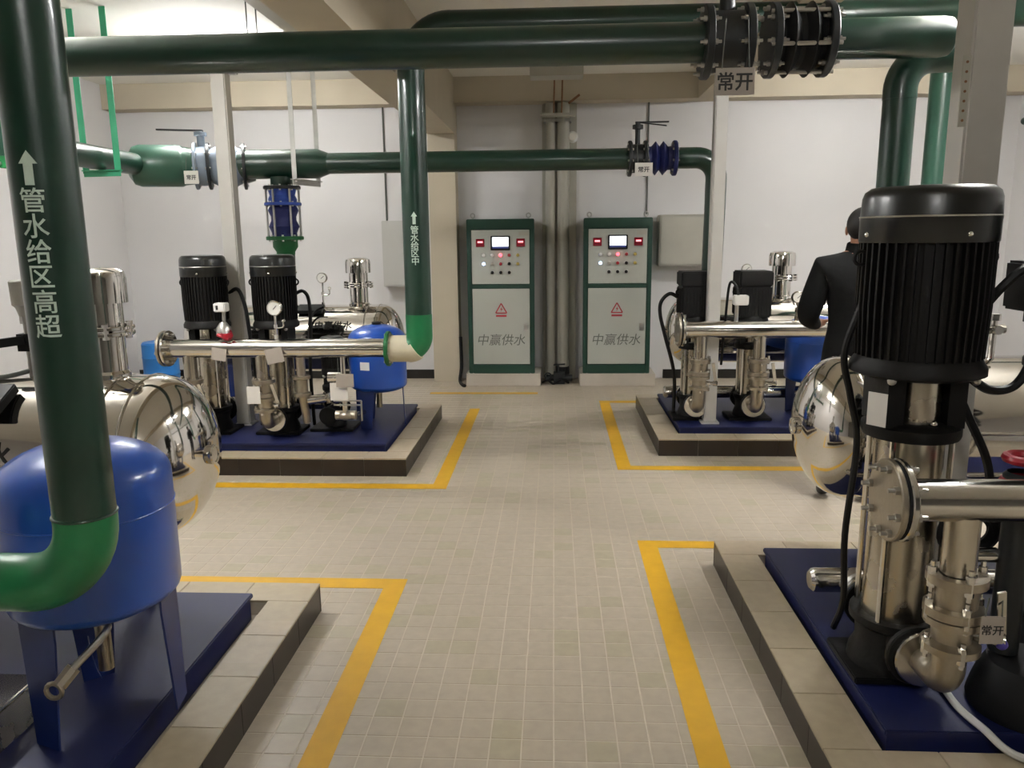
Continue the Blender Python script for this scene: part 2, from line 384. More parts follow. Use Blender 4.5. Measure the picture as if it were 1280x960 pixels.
# vertical riser by the large blue vessel, with new elbow
NX, NY, NR_, NZ = -1.062, 1.62, .0655, .79
t = thing('riser_pipe', 'thick dark green riser with white lettering before the large blue vessel', 'pipe', (NX, NY, NZ), 'green supply pipes')
part(MB().cyl((NX, NY, NZ+.17), (NX, NY, ZC-.02), NR_, seg=40), 'pipe', 'green', t)
part(MB().sweep(fillet([(NX-.16, NY, NZ), (NX, NY, NZ), (NX, NY, NZ+.17)], .15, 12), NR_*1.02, 36), 'elbow', 'green_new', t, 'brighter green repainted elbow')
part(MB().cyl((NX-.5, NY, NZ), (NX-.157, NY, NZ), NR_*1.01, seg=36), 'branch_pipe', 'green_new', t)
part(MB().torus((NX, NY, NZ+.17), (0,0,1), NR_*1.0, .004, 36), 'weld_bead', 'green', t)
flange(t, (NX-.5, NY, NZ), (1,0,0), .12)
face = math.atan2(-NY, -NX)
a0 = face - math.radians(24)
zt = 1.712
bm = bmesh.new(); pts = [(-.009,-.034), (.009,-.034), (.009,.008), (.018,.008), (0,.034), (-.018,.008), (-.009,.008)]
bm.faces.new([bm.verts.new((x, y, 0)) for x, y in pts]); bm_part(wrap_vertical(bm, NX, NY, NR_, a0, zt), 'painted_arrow', 'paint_white', t)
for k, ch in enumerate('管水给区高超'):
    bm_part(wrap_vertical(text_bm(ch, .052, .01), NX, NY, NR_, a0, zt-.063-.0512*k), 'painted_character', 'paint_white', t)

# central riser: manifold -> up -> elbow to the right, long overhead run
CX, CY, CR, CZ = -.893, 5.1, .086, .83
UZ = 2.845
t = thing('overhead_supply_pipe', 'dark green supply pipe rising in the centre with an arrow and turning along the ceiling', 'pipe', (CX, CY, CZ), 'green supply pipes')
part(MB().cyl((CX, CY, 1.05), (CX, CY, UZ-.26), CR, seg=32), 'riser', 'green', t)
part(MB().sweep(fillet([(CX, CY, UZ-.26), (CX, CY, UZ), (CX+.26, CY, UZ)], .25, 12), CR*1.01, 28), 'top_elbow', 'green', t)
part(MB().cyl((CX+.26, CY, UZ), (4.4, CY, UZ), CR, seg=28), 'run', 'green', t)
part(MB().sweep(fillet([(CX-.09, CY, CZ), (CX, CY, CZ), (CX, CY, 1.06)], .18, 12), CR*1.02, 28), 'lower_elbow', 'green_new', t, 'bright green repainted elbow')
part(MB().cyl((CX-.2, CY, CZ), (CX-.07, CY, CZ), CR*1.04, seg=28), 'sleeve', 'wrap', t, 'cream unpainted sleeve')
part(MB().sweep(fillet([(CX-.075, CY-.003, CZ-.004), (CX+.0, CY-.003, CZ-.004), (CX+.004, CY-.003, 1.0)], .172, 12)[1:7], CR*1.03, 28), 'bare_band', 'wrap', t, 'cream band of bare metal')
flange(t, (CX-.212, CY, CZ), (1,0,0), .118, .024, 'green_flange')
bm = bmesh.new(); bm.faces.new([bm.verts.new((x*1.1, y*1.15, 0)) for x, y in pts])
a1 = math.atan2(-CY, -CX) - .12
bm_part(wrap_vertical(bm, CX, CY, CR, a1, 1.682), 'painted_arrow', 'paint_white', t)
for k, ch in enumerate('管水给区中'):
    bm_part(wrap_vertical(text_bm(ch, .054, .01), CX, CY, CR, a1, 1.608-.0495*k), 'painted_character', 'paint_white', t)

# front overhead pipe with normally-open valve
FY, FZ, FR = 3.33, 2.315, .0765
t = thing('front_overhead_pipe', 'long dark green pipe crossing the room overhead with a black flanged valve', 'pipe', (0, FY, FZ-FR), 'green supply pipes')
part(MB().cyl((-4.7, FY, FZ), (.6, FY, FZ), FR, seg=36), 'pipe', 'green', t)
part(MB().lathe([(0,0),(FR,0),(FR,.43),(FR*.93,.46),(FR*.6,.48),(0,.485)], (1.085, FY, FZ), (1,0,0), 32), 'pipe', 'green', t)
for x in (.605, .76, .86, 1.07):
    flange(t, (x, FY, FZ), (1,0,0), (.141), .03, 'dark_valve', joined=False, bs=.011)
vb = part(MB().cyl((.62, FY, FZ), (.75, FY, FZ), .115, seg=28), 'valve_body', 'dark_valve', t)
part(MB().cyl((.685, FY, FZ), (.685, FY, FZ+.23), .03).cyl((.685, FY, FZ+.2), (.685, FY, FZ+.235), .05).bar((.685, FY, FZ+.24), (.685, FY+.28, FZ+.26), .03, .012), 'valve_stem', 'dark_valve', vb)
part(MB().lathe([(.1,0),(.105,.02),(.14,.05),(.105,.08),(.105,.1),(.14,.13),(.105,.16),(.1,.185)], (.873, FY, FZ), (1,0,0), 28), 'rubber_joint', 'rubber', t)
for k in range(6):
    a = 2*PI*k/6 + .3; p = Vector((0, FY+.128*math.cos(a), FZ+.128*math.sin(a)))
    part(MB().cyl(p+Vector((.835,0,0)), p+Vector((1.10,0,0)), .008, seg=8), 'tie_rod', 'zinc', t)
# its tag
def card(c, wx, hz, label, txt=None, hang=None, m='card', tilt=0, tsize=None, right=(1,0,0), cat='tag'):
    c = Vector(c); r = Vector(right).normalized(); nrm = Vector((r.y, -r.x, 0)); u = (Vector((0,0,1)) + nrm*0)
    r2 = r*math.cos(tilt) + u*math.sin(tilt); u2 = u*math.cos(tilt) - r*math.sin(tilt)
    t = thing('hanging_tag', label, cat, c - u2*hz/2, 'hanging tags on valves')
    mb = MB(); V = []
    for d in (-.0012, .0012):
        for sx, sz in ((-1,-1),(1,-1),(1,1),(-1,1)): V.append(c + r2*sx*wx/2 + u2*sz*hz/2 + nrm*d)
    mb.add(V, [(0,1,2,3),(7,6,5,4),(0,4,5,1),(1,5,6,2),(2,6,7,3),(3,7,4,0)]); part(mb, 'card', m, t)
    if hang:
        for sx in (-.35, .35): part(MB().sweep([c + r2*sx*wx + u2*hz/2*.95, Vector(hang) + r2*sx*wx*.8], .0022, 6), 'string', 'ink_grey', t)
    if txt: text_flat(txt, tsize or hz*.5, c + nrm*.0022, r2, u2, t, 'ink', 'lettering', .02)
    return t
card((.693, FY-.155, FZ-.178), .148, .1, 'grey tag with two characters under the overhead black valve', '常开', (.693, FY-.15, FZ+.05), 'card_dim', tsize=.07)

# suction drop pipe to the tank of the tallest pump
DY, DX = 3.5, 1.447
t = thing('drop_pipe', 'dark green drop pipe curving down behind the tallest pump', 'pipe', (DX, DY, .9), 'green supply pipes')
part(MB().cyl((DX, DY, 1.04), (DX, DY, 2.12), .065, seg=28), 'pipe', 'green', t)
part(MB().sweep(fillet([(DX, DY, 2.11), (DX, DY, 2.28), (DX+.2, DY, 2.28)], .13, 12), .067, 26), 'elbow', 'green', t)
part(MB().cyl((DX+.19, DY, 2.28), (DX+.27, DY, 2.28), .065, seg=26), 'stub', 'green', t)
part(MB().sweep(fillet([(DX, DY, 1.05), (DX, DY, .9), (DX, DY-.15, .9)], .1, 8), .066, 24), 'tank_elbow', 'green', t)

# riser, coloured in the lit green tone, of the small-motor set
t = thing('riser_pipe', 'green riser coloured as lit, standing beside the grey steel post behind the tallest pump', 'pipe', (2.6, 5.62, .87), 'green supply pipes')
part(MB().cyl((2.6, 5.62, 1.05), (2.6, 5.62, 2.74), .082, seg=28), 'pipe', 'green_lit', t)
part(MB().sweep(fillet([(2.42, 5.62, .87), (2.6, 5.62, .87), (2.6, 5.62, 1.06)], .17, 10), .083, 26), 'elbow', 'green_new', t)
part(MB().sweep(fillet([(2.6, 5.62, 2.73), (2.6, 5.62, UZ), (2.6, 5.19, UZ)], .1, 10), .082, 26), 'top_elbow', 'green_lit', t)

# middle cross pipe feeding both far tanks
MY, MZ, MR = 6.4, 2.15, .082
t = thing('cross_feed_pipe', 'green cross pipe feeding both far tanks with a blue ribbed joint and a lever valve', 'pipe', (-2.21, MY, 1.1), 'green supply pipes')
part(MB().lathe([(.115,0),(.115,.70),(MR,.79)], (-2.6, MY, MZ), (1,0,0), 32), 'tee_pipe', 'green', t)
part(MB().cyl((-1.82, MY, MZ), (.585, MY, MZ), MR, seg=28), 'pipe', 'green', t)
part(MB().cyl((-2.21, MY, MZ-.1), (-2.21, MY, 1.975), .088, seg=26), 'tee_branch', 'green', t)
def joint(parent, p, axis, L, r, mats=('valve_blue','rubber_blue')):
    """flanged valve body plus ribbed rubber joint along axis, starting at p"""
    ax = Vector(axis); p = Vector(p)
    part(MB().lathe([(r*.95,0),(r,.02*L),(r*.95,.1*L),(r*.95,.16*L)], p, ax, 26), 'neck', mats[0], parent)
    j = part(MB().lathe([(r*.9,.0),(r*.9,L*.12),(r*1.25,L*.28),(r*.9,L*.44),(r*.9,L*.54),(r*1.25,L*.7),(r*.9,L*.86),(r*.9,L)], p, ax, 26), 'rubber_joint', mats[1], parent)
    return j
flange(t, (-2.21, MY, 1.965), (0,0,1), .148, .026, 'dark_valve')
part(MB().lathe([(.11,0),(.115,.03),(.1,.06),(.115,.11)], (-2.21, MY, 1.845), (0,0,1), 26), 'valve_body', 'valve_blue', t)
flange(t, (-2.21, MY, 1.835), (0,0,1), .148, .024, 'valve_blue')
part(MB().lathe([(.1,0),(.1,.03),(.122,.08),(.1,.13),(.1,.16),(.122,.21),(.1,.26)], (-2.21, MY, 1.575), (0,0,1), 26), 'rubber_joint', 'rubber_blue', t)
for k in range(6):
    a = 2*PI*k/6 + .25; x, y = -2.21+.13*math.cos(a), MY+.13*math.sin(a)
    part(MB().cyl((x, y, 1.545), (x, y, 1.985), .009, seg=8), 'tie_rod', 'zinc', t)
flange(t, (-2.21, MY, 1.562), (0,0,1), .15, .03, 'green_flange')
part(MB().lathe([(.1,0),(.1,.06),(.075,.1),(.075,.12)], (-2.21, MY, 1.55), (0,0,-1), 26), 'reducer', 'green_flange', t)
part(MB().cyl((-2.21, MY-.02, 1.06), (-2.21, MY, 1.44), .072, seg=24), 'drop_pipe', 'green', t)
# right end of the cross pipe
for x in (.6, .72): flange(t, (x, MY, MZ), (1,0,0), .138, .026, 'dark_valve')
vb = part(MB().cyl((.6, MY, MZ), (.72, MY, MZ), .11, seg=26), 'lever_valve', 'dark_valve', t)
part(MB().cyl((.66, MY, MZ+.1), (.66, MY, MZ+.27), .02).cyl((.66, MY, MZ+.225), (.66, MY, MZ+.255), .042), 'stem', 'dark_valve', vb)
part(MB().bar((.64, MY, MZ+.275), (.9, MY, MZ+.275), .03, .01).bar((.68, MY-.01, MZ+.27), (.87, MY-.09, MZ+.235), .022, .008), 'lever', 'dark_valve', vb)
part(MB().lathe([(.09,0),(.09,.03),(.13,.065),(.09,.095),(.13,.125),(.09,.16),(.09,.2)], (.735, MY, MZ), (1,0,0), 26), 'rubber_joint', 'rubber_blue', t)
flange(t, (.95, MY, MZ), (1,0,0), .135, .03, 'rubber_blue')
part(MB().sweep(fillet([(.96, MY, MZ), (1.28, MY, MZ), (1.28, MY, 1.75)], .16, 12), MR, 26), 'end_elbow', 'green', t)
part(MB().cyl((1.28, MY, 1.76), (1.28, MY+.05, 1.05), MR*.99, seg=26), 'drop_pipe', 'green', t)
card((.695, MY-.16, MZ-.095), .135, .1, 'white tag hanging on the black lever valve of the cross pipe', '常开', (.68, MY-.15, MZ+.1), 'card', tsize=.045)

# header on the left: big pipe with pale blue lever valve, fed by a pipe running along the side wall
A, B = Vector((-3.3, 6.18, 2.135)), Vector((-2.6, 6.42, 2.14)); ax = (B-A).normalized()
t = thing('header_pipe', 'thick pale-lit green header with a pale blue lever valve near the corner', 'pipe', A - Vector((0,0,.16)), 'green supply pipes')
part(MB().lathe([(0,-.05),(.09,-.045),(.145,-.01),(.162,.04),(.162,.34),(.15,.36)], A, ax, 32), 'header', 'green_lit', t)
Y0 = 4.62
part(MB().cyl((-3.27, Y0, 2.145), (-3.25, 6.2, 2.14), .083, seg=28), 'feed_pipe', 'green', t)
flange(t, (-3.27, Y0+.02, 2.145), (0,1,0), .155, .03, 'green_flange', joined=False, bs=.012)
part(MB().lathe([(.15,.36),(.14,.44)], A, ax, 28), 'reducer', 'green_lit', t)
for h in (.45, .55, .82): flange(t, A+ax*h, ax, .185, .024, 'valve_pale' if h < .5 else 'dark_valve')
vb = part(MB().lathe([(.15,.45),(.155,.5),(.15,.55)], A, ax, 28), 'lever_valve', 'valve_pale', t)
p = A + ax*.5
part(MB().cyl(p+Vector((0,0,.14)), p+Vector((0,0,.26)), .03).cyl(p+Vector((0,0,.235)), p+Vector((0,0,.262)), .05), 'stem', 'valve_pale', vb)
part(MB().bar(p+Vector((.02,0,.275)), p+Vector((-.34,-.03,.285)), .035, .012), 'lever', 'dark_valve', vb)
part(MB().lathe([(.13,.56),(.15,.6),(.175,.65),(.15,.69),(.175,.73),(.15,.77),(.13,.81)], A, ax, 28), 'rubber_joint', 'valve_pale', t)
part(MB().lathe([(.14,.82),(.115,.9)], A, ax, 28), 'outlet', 'green', t)
q = p + Vector((-.01, -.2, -.1)); card(q, .115, .1, 'white tag hanging on the pale blue lever valve', '常开', q+Vector((0,.01,.16)), 'card', tsize=.04)

# hangers
def hanger(x, y, dx, dy, zb, m, label, wd=.045):
    t = thing('pipe_hanger', label, 'hanger', (x, y, zb), 'pipe hangers from the ceiling')
    for s in (-1, 1): part(MB().bar((x+s*dx, y+s*dy, zb), (x+s*dx, y+s*dy, ZC), wd, .006, (0,1,0)), 'drop_bar', m, t)
    part(MB().bar((x-dx*1.15, y-dy*1.15, zb+.02), (x+dx*1.15, y+dy*1.15, zb+.02), .05, .006).bar((x-dx*1.15, y-dy*1.15, zb+.0), (x+dx*1.15, y+dy*1.15, zb+.0), .006, .045), 'angle_bar', m, t)
hanger(-3.25, 5.62, .13, -.02, 2.035, 'hanger_green', 'light green flat bar hanger around the side feed pipe')
hanger(-2.0, 6.4, .05, .15, 2.0, 'galv', 'bright galvanised flat bar hanger around the cross pipe tee', .036)

# ================================================================== steel posts
def post(x, y, z1, label, wx=.105, z0=ZP):
    t = thing('support_post', label, 'post', (x, y, z0), 'grey steel support posts')
    part(MB().box(x-wx/2, x+wx/2, y-wx/2, y+wx/2, z0+.012, z1-.01), 'column', 'post', t, bevel=.008)
    part(MB().box(x-.065, x+.065, y-.065, y+.065, z0, z0+.012), 'foot_plate', 'post', t)
    part(MB().box(x-.1, x+.1, y-.08, y+.08, z1-.01, z1), 'cap_plate', 'post', t)
post(-2.35, 5.665, 2.72, 'white steel post rising between two pump motors')
post(1.165, 5.752, 2.72, 'slim steel post beside the small square motors', .09)
pt_x, pt_y = 1.402, 2.78
post(pt_x, pt_y, 3.14, 'wide grey steel post behind the tallest pump', .125)
mb = MB()
t = thing('perforated_strip', 'narrow perforated bracket strip with rust fixed on the wide grey post', 'bracket', (pt_x-.076, pt_y-.063, 1.9))
part(MB().box(pt_x-.088, pt_x-.064, pt_y-.066, pt_y-.06, 1.9, 2.12), 'strip', 'conduit', t)
for k in range(7): part(MB().cyl((pt_x-.076, pt_y-.0665, 1.92+.03*k), (pt_x-.076, pt_y-.068, 1.92+.03*k), .0045, seg=8), 'hole', 'rust', t)

# ================================================================== pumps
def pump(x, y, zt, zm, r, cr, label, tb=1, port=-1, square=False, tag_label=None, bolts_joined=True):
    """vertical multistage pump: zt top of motor, zm underside of motor, r motor radius, cr casing radius"""
    t = thing('vertical_pump', label, 'pump', (x, y, ZP), 'vertical multistage pumps')
    z0 = ZP; zs = zm - .22 if zm > .8 else zm - .14
    part(MB().box(x-.16, x+.16, y-.13, y+.13, z0, z0+.022), 'foot', 'cast_black', t, bevel=.004)
    part(MB().lathe([(cr*1.35,.02),(cr*1.3,.05),(cr*1.12,.09),(cr*1.15,.15),(cr*1.35,.165),(cr*1.35,.19),(0,.19)], (x, y, z0), (0,0,1), 28)
         .cyl((x, y, z0+.13), (x, y-.17, z0+.13), .062).cyl((x, y, z0+.13), (x, y+.17, z0+.13), .062), 'pump_head', 'cast_black', t)
    for s in (-1, 1):
        f = part(MB().disc((x, y+s*.175, z0+.13), (0,1,0), min(.095, cr*1.15), .022), 'port_flange', 'cast_black', t)
    part(MB().cyl((x, y, z0+.19), (x, y, zs), cr, seg=32), 'stage_casing', 'steel_brush', t)
    for k in range(4):
        a = PI/4 + k*PI/2; px, py = x+cr*1.22*math.cos(a), y+cr*1.22*math.sin(a)
        part(MB().cyl((px, py, z0+.17), (px, py, zs+.03), .009, seg=8), 'tie_rod', 'steel', t)
    part(MB().lathe([(0,0),(cr*1.38,0),(cr*1.42,.012),(cr*1.42,.035),(cr*1.2,.05),(0,.05)], (x, y, zs), (0,0,1), 28), 'top_flange', 'cast_black', t)
    # motor stool with two side cheeks and a bright coupling guard
    hw = min(r*.72, cr*1.15)
    part(MB().box(x-hw, x-hw*.55, y-hw*.8, y+hw*.8, zs+.04, zm).box(x+hw*.55, x+hw, y-hw*.8, y+hw*.8, zs+.04, zm).box(x-hw*.6, x+hw*.6, y+hw*.5, y+hw*.8, zs+.04, zm), 'motor_stool', 'cast_black', t)
    part(MB().lathe([(hw*.56,0),(hw*.56,zm-zs-.055)], (x, y-hw*.25, zs+.047), (0,0,1), 16), 'coupling_guard', 'steel_brush', t)
    part(MB().ball((x+.02, y-hw*.85, zs+.055), .013), 'vent_plug', 'chrome', t)
    # motor
    part(MB().lathe([(0,-.03),(r*.9,-.03),(r*1.02,-.02),(r*1.02,.0),(r*.92,.03)], (x, y, zm), (0,0,1), 32), 'motor_flange', 'black', t)
    for k in range(4):
        a = PI/4 + k*PI/2; part(MB().ball((x+r*.9*math.cos(a), y+r*.9*math.sin(a), zm-.03), .014, 8, 6), 'flange_nut', 'zinc', t)
    H = zt - zm; zf = zm + H*.70
    if square:
        part(MB().box(x-r*.96, x+r*.96, y-r*.96, y+r*.96, zm+.02, zf), 'motor_body', 'black', t, bevel=.01)
        part(MB().box(x-r, x+r, y-r, y+r, zf-.002, zt), 'fan_cover', 'black', t, bevel=.01)
        fn = MB()
        for k in range(9):
            q = -r*.8 + k*r*.2
            fn.box(x+q-.004, x+q+.004, y-r*1.0, y-r*.93, zm+.04, zf-.02); fn.box(x-r*1.0, x-r*.93, y+q-.004, y+q+.004, zm+.04, zf-.02)
        part(fn, 'cooling_fins', 'black', t)
    else:
        part(MB().cyl((x, y, zm+.02), (x, y, zf), r*.9, seg=36), 'motor_body', 'black', t)
        fn = MB()
        for k in range(44):
            a = 2*PI*k/44; d = Vector((math.cos(a), math.sin(a), 0)); e = Vector((-d.y, d.x, 0))*.0035; c = Vector((x, y, 0))
            V = []
            for z, rr in ((zm+.03, r*.955), (zm+H*.34, .985*r), (zf, r*.985)):
                V += [c+d*r*.89-e+Vector((0,0,z)), c+d*rr-e+Vector((0,0,z)), c+d*rr+e+Vector((0,0,z)), c+d*r*.89+e+Vector((0,0,z))]
            F = [(0,1,2,3),(11,10,9,8)]
            for q in (0, 4):
                for i in range(4): j = (i+1) % 4; F.append((q+i, q+j, q+4+j, q+4+i))
            fn.add(V, F)
        part(fn, 'cooling_fins', 'black', t)
        part(MB().lathe([(r*.985,0),(r*1.0,.004),(r*1.0,H*.12),(r*1.005,H*.125),(r*1.0,H*.14),(r*.985,H*.24),(r*.95,H*.275),(r*.86,H*.298),(r*.5,H*.305),(0,H*.305)], (x, y, zf-.005), (0,0,1), 40), 'fan_cover', 'black_gloss', t)
        part(MB().torus((x, y, zf+H*.13), (0,0,1), r*1.0, .0028, 40, 6), 'cover_rim', 'zinc', t)
        for k in range(4):
            a = -PI/2 + .15 + k*PI/2; part(MB().ball((x+r*1.0*math.cos(a), y+r*1.0*math.sin(a), zf+H*.035), .0085, 8, 6), 'screw', 'chrome', t)
    # terminal box on the side
    bx = x + tb*r*.98
    if tb == 0:
        part(MB().box(x-.075, x+.075, y+r*.95, y+r*.95+.075, zm+H*.3, zm+H*.58), 'terminal_box', 'black', t, bevel=.008)
        for s in (-1, 1): part(MB().torus((x + s*r*1.0, y, zf-.05), (0,1,0), .02, .006, 14, 6), 'lifting_eye', 'black', t)
        return t
    part(MB().box(min(bx, bx+tb*.075), max(bx, bx+tb*.075), y-.075, y+.075, zm+H*.3, zm+H*.58), 'terminal_box', 'black', t, bevel=.008)
    part(MB().cyl((bx+tb*.04, y-.02, zm+H*.3), (bx+tb*.04, y-.02, zm+H*.24), .018, seg=10), 'cable_gland', 'rubber', t)
    part(MB().torus((x - tb*r*1.0, y, zf-.05), (0,1,0), .024, .007, 14, 6), 'lifting_eye', 'black', t)
    return t
def cable(pts, r, label, m='cable', name='cable', cat='cable', group='black motor cables'):
    top(MB().sweep(spline(pts, 8), r, 8), name, m, label, cat, group)
# tallest pump set
pump(1.105, 2.4, 1.70, 1.17, .187, .1, 'tallest black pump with a large finned motor and rounded fan cover', tb=0)
pump(1.655, 2.43, 1.70, 1.17, .187, .1, 'black pump standing beside the tallest finned pump next to the grey post', tb=-1)
# two pumps by the centre pipe
pump(-2.49, 5.45, 1.455, .965, .158, .092, 'finned black pump farther from the centre pipe beside white post', tb=0)
pump(-1.985, 5.45, 1.455, .965, .158, .092, 'finned black pump with a pressure gauge before its motor', tb=0)
pump(-1.62, 5.55, .86, .6, .085, .06, 'small low black pump beneath the manifold beside the small blue vessel', tb=0)
# small square motors
pump(1.062, 5.92, 1.29, .93, .122, .08, 'pump with square black motor next to the slim steel post', tb=0, square=True)
pump(1.485, 5.92, 1.29, .93, .122, .08, 'pump with square black motor next to the chrome suppressor', tb=0, square=True)

# ================================================================== manifolds with valve branches
def branch(parent, x, y, zt, r, py, m='steel_cast', detail=False):
    """branch from the manifold down to the pump port: tube, check valve, butterfly valve, elbow back to the port"""
    zp = ZP + .13
    part(MB().cyl((x, y, zt), (x, y, zt-.17), r, seg=20), 'branch_tube', 'steel_brush', parent)
    v = part(MB().lathe([(r*1.0,0),(r*1.75,.0),(r*1.75,.025),(r*1.3,.03),(r*1.35,.09),(r*1.75,.095),(r*1.75,.12),(r*1.1,.12)], (x, y, zt-.29), (0,0,1), 22), 'check_valve', m, parent)
    bolts(v, (x, y, zt-.18), (0,0,1), r*1.5, 4, .012 if detail else .009, m='steel', joined=not detail, a0=PI/4, length=.03)
    bolts(v, (x, y, zt-.275), (0,0,1), r*1.5, 4, .012 if detail else .009, m='steel', joined=not detail, a0=PI/4, length=.03)
    b = part(MB().lathe([(r*1.0,0),(r*1.7,.0),(r*1.7,.02),(r*1.15,.03),(r*1.2,.075),(r*1.7,.08),(r*1.7,.1),(r,.1)], (x, y, zt-.395), (0,0,1), 22), 'butterfly_valve', m, parent)
    bolts(b, (x, y, zt-.385), (0,0,1), r*1.48, 4, .012 if detail else .009, m='steel', joined=not detail, a0=PI/4, length=.025)
    part(MB().cyl((x+r, y-.01, zt-.345), (x+r+.06, y-.04, zt-.345), .012, seg=10).cyl((x+r+.05, y-.035, zt-.345), (x+r+.075, y-.047, zt-.345), .02, seg=12), 'valve_spindle', 'steel', b)
    part(MB().bar((x+r+.065, y-.045, zt-.33), (x+r+.035, y-.075, zt-.19), .022, .007, (0,1,0)), 'valve_lever', 'steel', b)
    part(MB().sweep(fillet([(x, y, zt-.39), (x, y, zp), (x, py, zp)], .06, 8), r, 18), 'outlet_elbow', m, parent)
    part(MB().disc((x, py+.005, zp), (0,1,0), r*1.95, .02), 'outlet_flange', 'steel', parent)
def manifold(xa, xb, y, z, r, label, fl_end, branches, py, detail=False):
    t = thing('discharge_manifold', label, 'manifold', ((xa+xb)/2, y, z-r), 'stainless discharge manifolds')
    part(MB().cyl((xa, y, z), (xb, y, z), r, seg=36), 'header_tube', 'steel', t)
    for x, s in fl_end:
        f = part(MB().disc((x+s*.014, y, z), (1,0,0), r*1.95, .018, 32), 'blind_flange', 'steel_cast', t)
        bolts(f, (x, y, z), (1,0,0), r*1.6, 8, .012, joined=not detail, m='zinc', length=.034)
        part(MB().disc((x-s*.014, y, z), (1,0,0), r*1.95, .018, 32), 'flange', 'steel', t)
        part(MB().disc((x, y, z), (1,0,0), r*1.85, .01, 32), 'gasket', 'rubber', t)
    for x in branches: branch(t, x, y, z-r*.7, .045, py, detail=detail)
    return t
mA = manifold(.94, 3.0, 2.07, .85, .058, 'stainless manifold with bolted blind flange before the tallest pump', [(.925, -1)], [1.115, 1.665], 2.2, True)
mB = manifold(-2.63, -1.1, 5.13, .83, .063, 'stainless manifold joined to the bright green elbow of the centre pipe', [(-2.645, -1)], [-2.49, -1.985], 5.26)
mC = manifold(.93, 2.43, 5.64, .885, .063, 'stainless manifold before the small square motors', [(.915, -1)], [1.062, 1.485], 5.73)
mD = manifold(-3.1, -1.56, 1.62, .79, .06, 'stainless manifold joined to the green elbow before the large blue vessel', [(-1.575, 1)], [], 1.8)
part(MB().cyl((-1.72, 5.13, .77), (-1.72, 5.13, .62), .03).lathe([(.03,0),(.06,0),(.06,.02),(.04,.03),(.04,.11),(.06,.12),(.06,.14),(.03,.14)], (-1.72, 5.13, .5), (0,0,1), 18).cyl((-1.72, 5.13, .5), (-1.72, 5.2, .3), .028), 'jockey_branch', 'steel_cast', mB)
part(MB().cyl((-1.72, 5.16, .46), (-1.52, 5.3, .46), .032).cyl((-1.6, 5.24, .46), (-1.57, 5.26, .46), .05, seg=8).ball((-1.53, 5.29, .46), .05, 14, 10).cyl((-1.53, 5.29, .46), (-1.53, 5.29, .6), .025).cyl((-1.58, 5.29, .6), (-1.48, 5.29, .6), .04), 'union_fitting', 'chrome', mB)
part(MB().sweep(fillet([(-1.43, 5.13, .77), (-1.43, 5.13, .36), (-1.43, 5.4, .30), (-1.36, 5.6, .30)], .05), .017, 10), 'vessel_line', 'steel', mB)
part(MB().ball((-1.43, 5.15, .36), .05, 12, 8, (1.2,1,.7)).cyl((-1.5, 5.15, .36), (-1.36, 5.15, .36), .032), 'drain_valve', 'steel_cast', mB)
part(MB().bar((-1.5, 5.11, .47), (-1.31, 5.11, .47), .016, .008).bar((-1.5, 5.11, .44), (-1.31, 5.11, .44), .016, .008).bar((-1.31, 5.11, .47), (-1.31, 5.11, .33), .008, .016), 'handle_frame', 'zinc', mB)
card((-1.40, 5.055, .62), .12, .09, 'dull tag hanging before the small blue vessel', None, (-1.41, 5.06, .77), 'card_dim')
card((-1.45, 5.075, .54), .12, .12, 'white tag hanging lower before the small blue vessel', None, None, 'card')
card((-2.25, 5.055, .80), .1, .085, 'tag hung over the manifold under the red taped fitting', None, None, 'card_dim', -.15)
card((-1.87, 5.055, .79), .12, .1, 'tag hung over the manifold under the dial gauge', None, None, 'card_dim', .2)
card((-2.03, 5.05, .52), .09, .12, 'white tag on the check valve of the pump with the dial gauge', None, None, 'card')
card((1.175, 1.985, .515), .062, .08, 'small tag with two characters hanging on the check valve of the tallest pump', '常开', (1.185, 2.0, .6), 'card_dim', tsize=.03)
card((1.43, 2.0, .80), .11, .1, 'grey tag hung over the manifold beside the red coupling', None, None, 'card_dim', .05)
# suction headers behind the pumps
def suction(xa, xb, y, z, r, label, ports, s):
    t = thing('suction_header', label, 'pipe', ((xa+xb)/2, y, z-r), 'stainless suction headers')
    part(MB().lathe([(0,-.012),(r*.7,-.01),(r*.95,0),(r,.012),(r,abs(xb-xa))], (xa, y, z), (s,0,0), 26), 'header_tube', 'steel', t)
    for x, py in ports:
        part(MB().cyl((x, y, z), (x, py, z), .05, seg=18), 'port_tube', 'steel_cast', t)
        part(MB().disc((x, py-.012, z), (0,1,0), .095, .02), 'port_flange', 'steel', t)
        part(MB().torus((x, (y+py)/2, z), (0,1,0), .052, .012, 18, 6), 'clamp', 'zinc', t)
suction(.955, 2.7, 2.74, .305, .045, 'capped stainless suction tube sticking out behind the tallest pump', [(1.105, 2.6), (1.655, 2.63)], 1)
suction(-1.75, -2.9, 5.8, .305, .05, 'stainless suction tube behind the two pumps by the centre pipe', [(-1.985, 5.65), (-2.49, 5.65)], -1)
suction(.9, 2.6, 6.24, .305, .05, 'stainless suction tube behind the small square motors', [(1.062, 6.12), (1.485, 6.12)], 1)

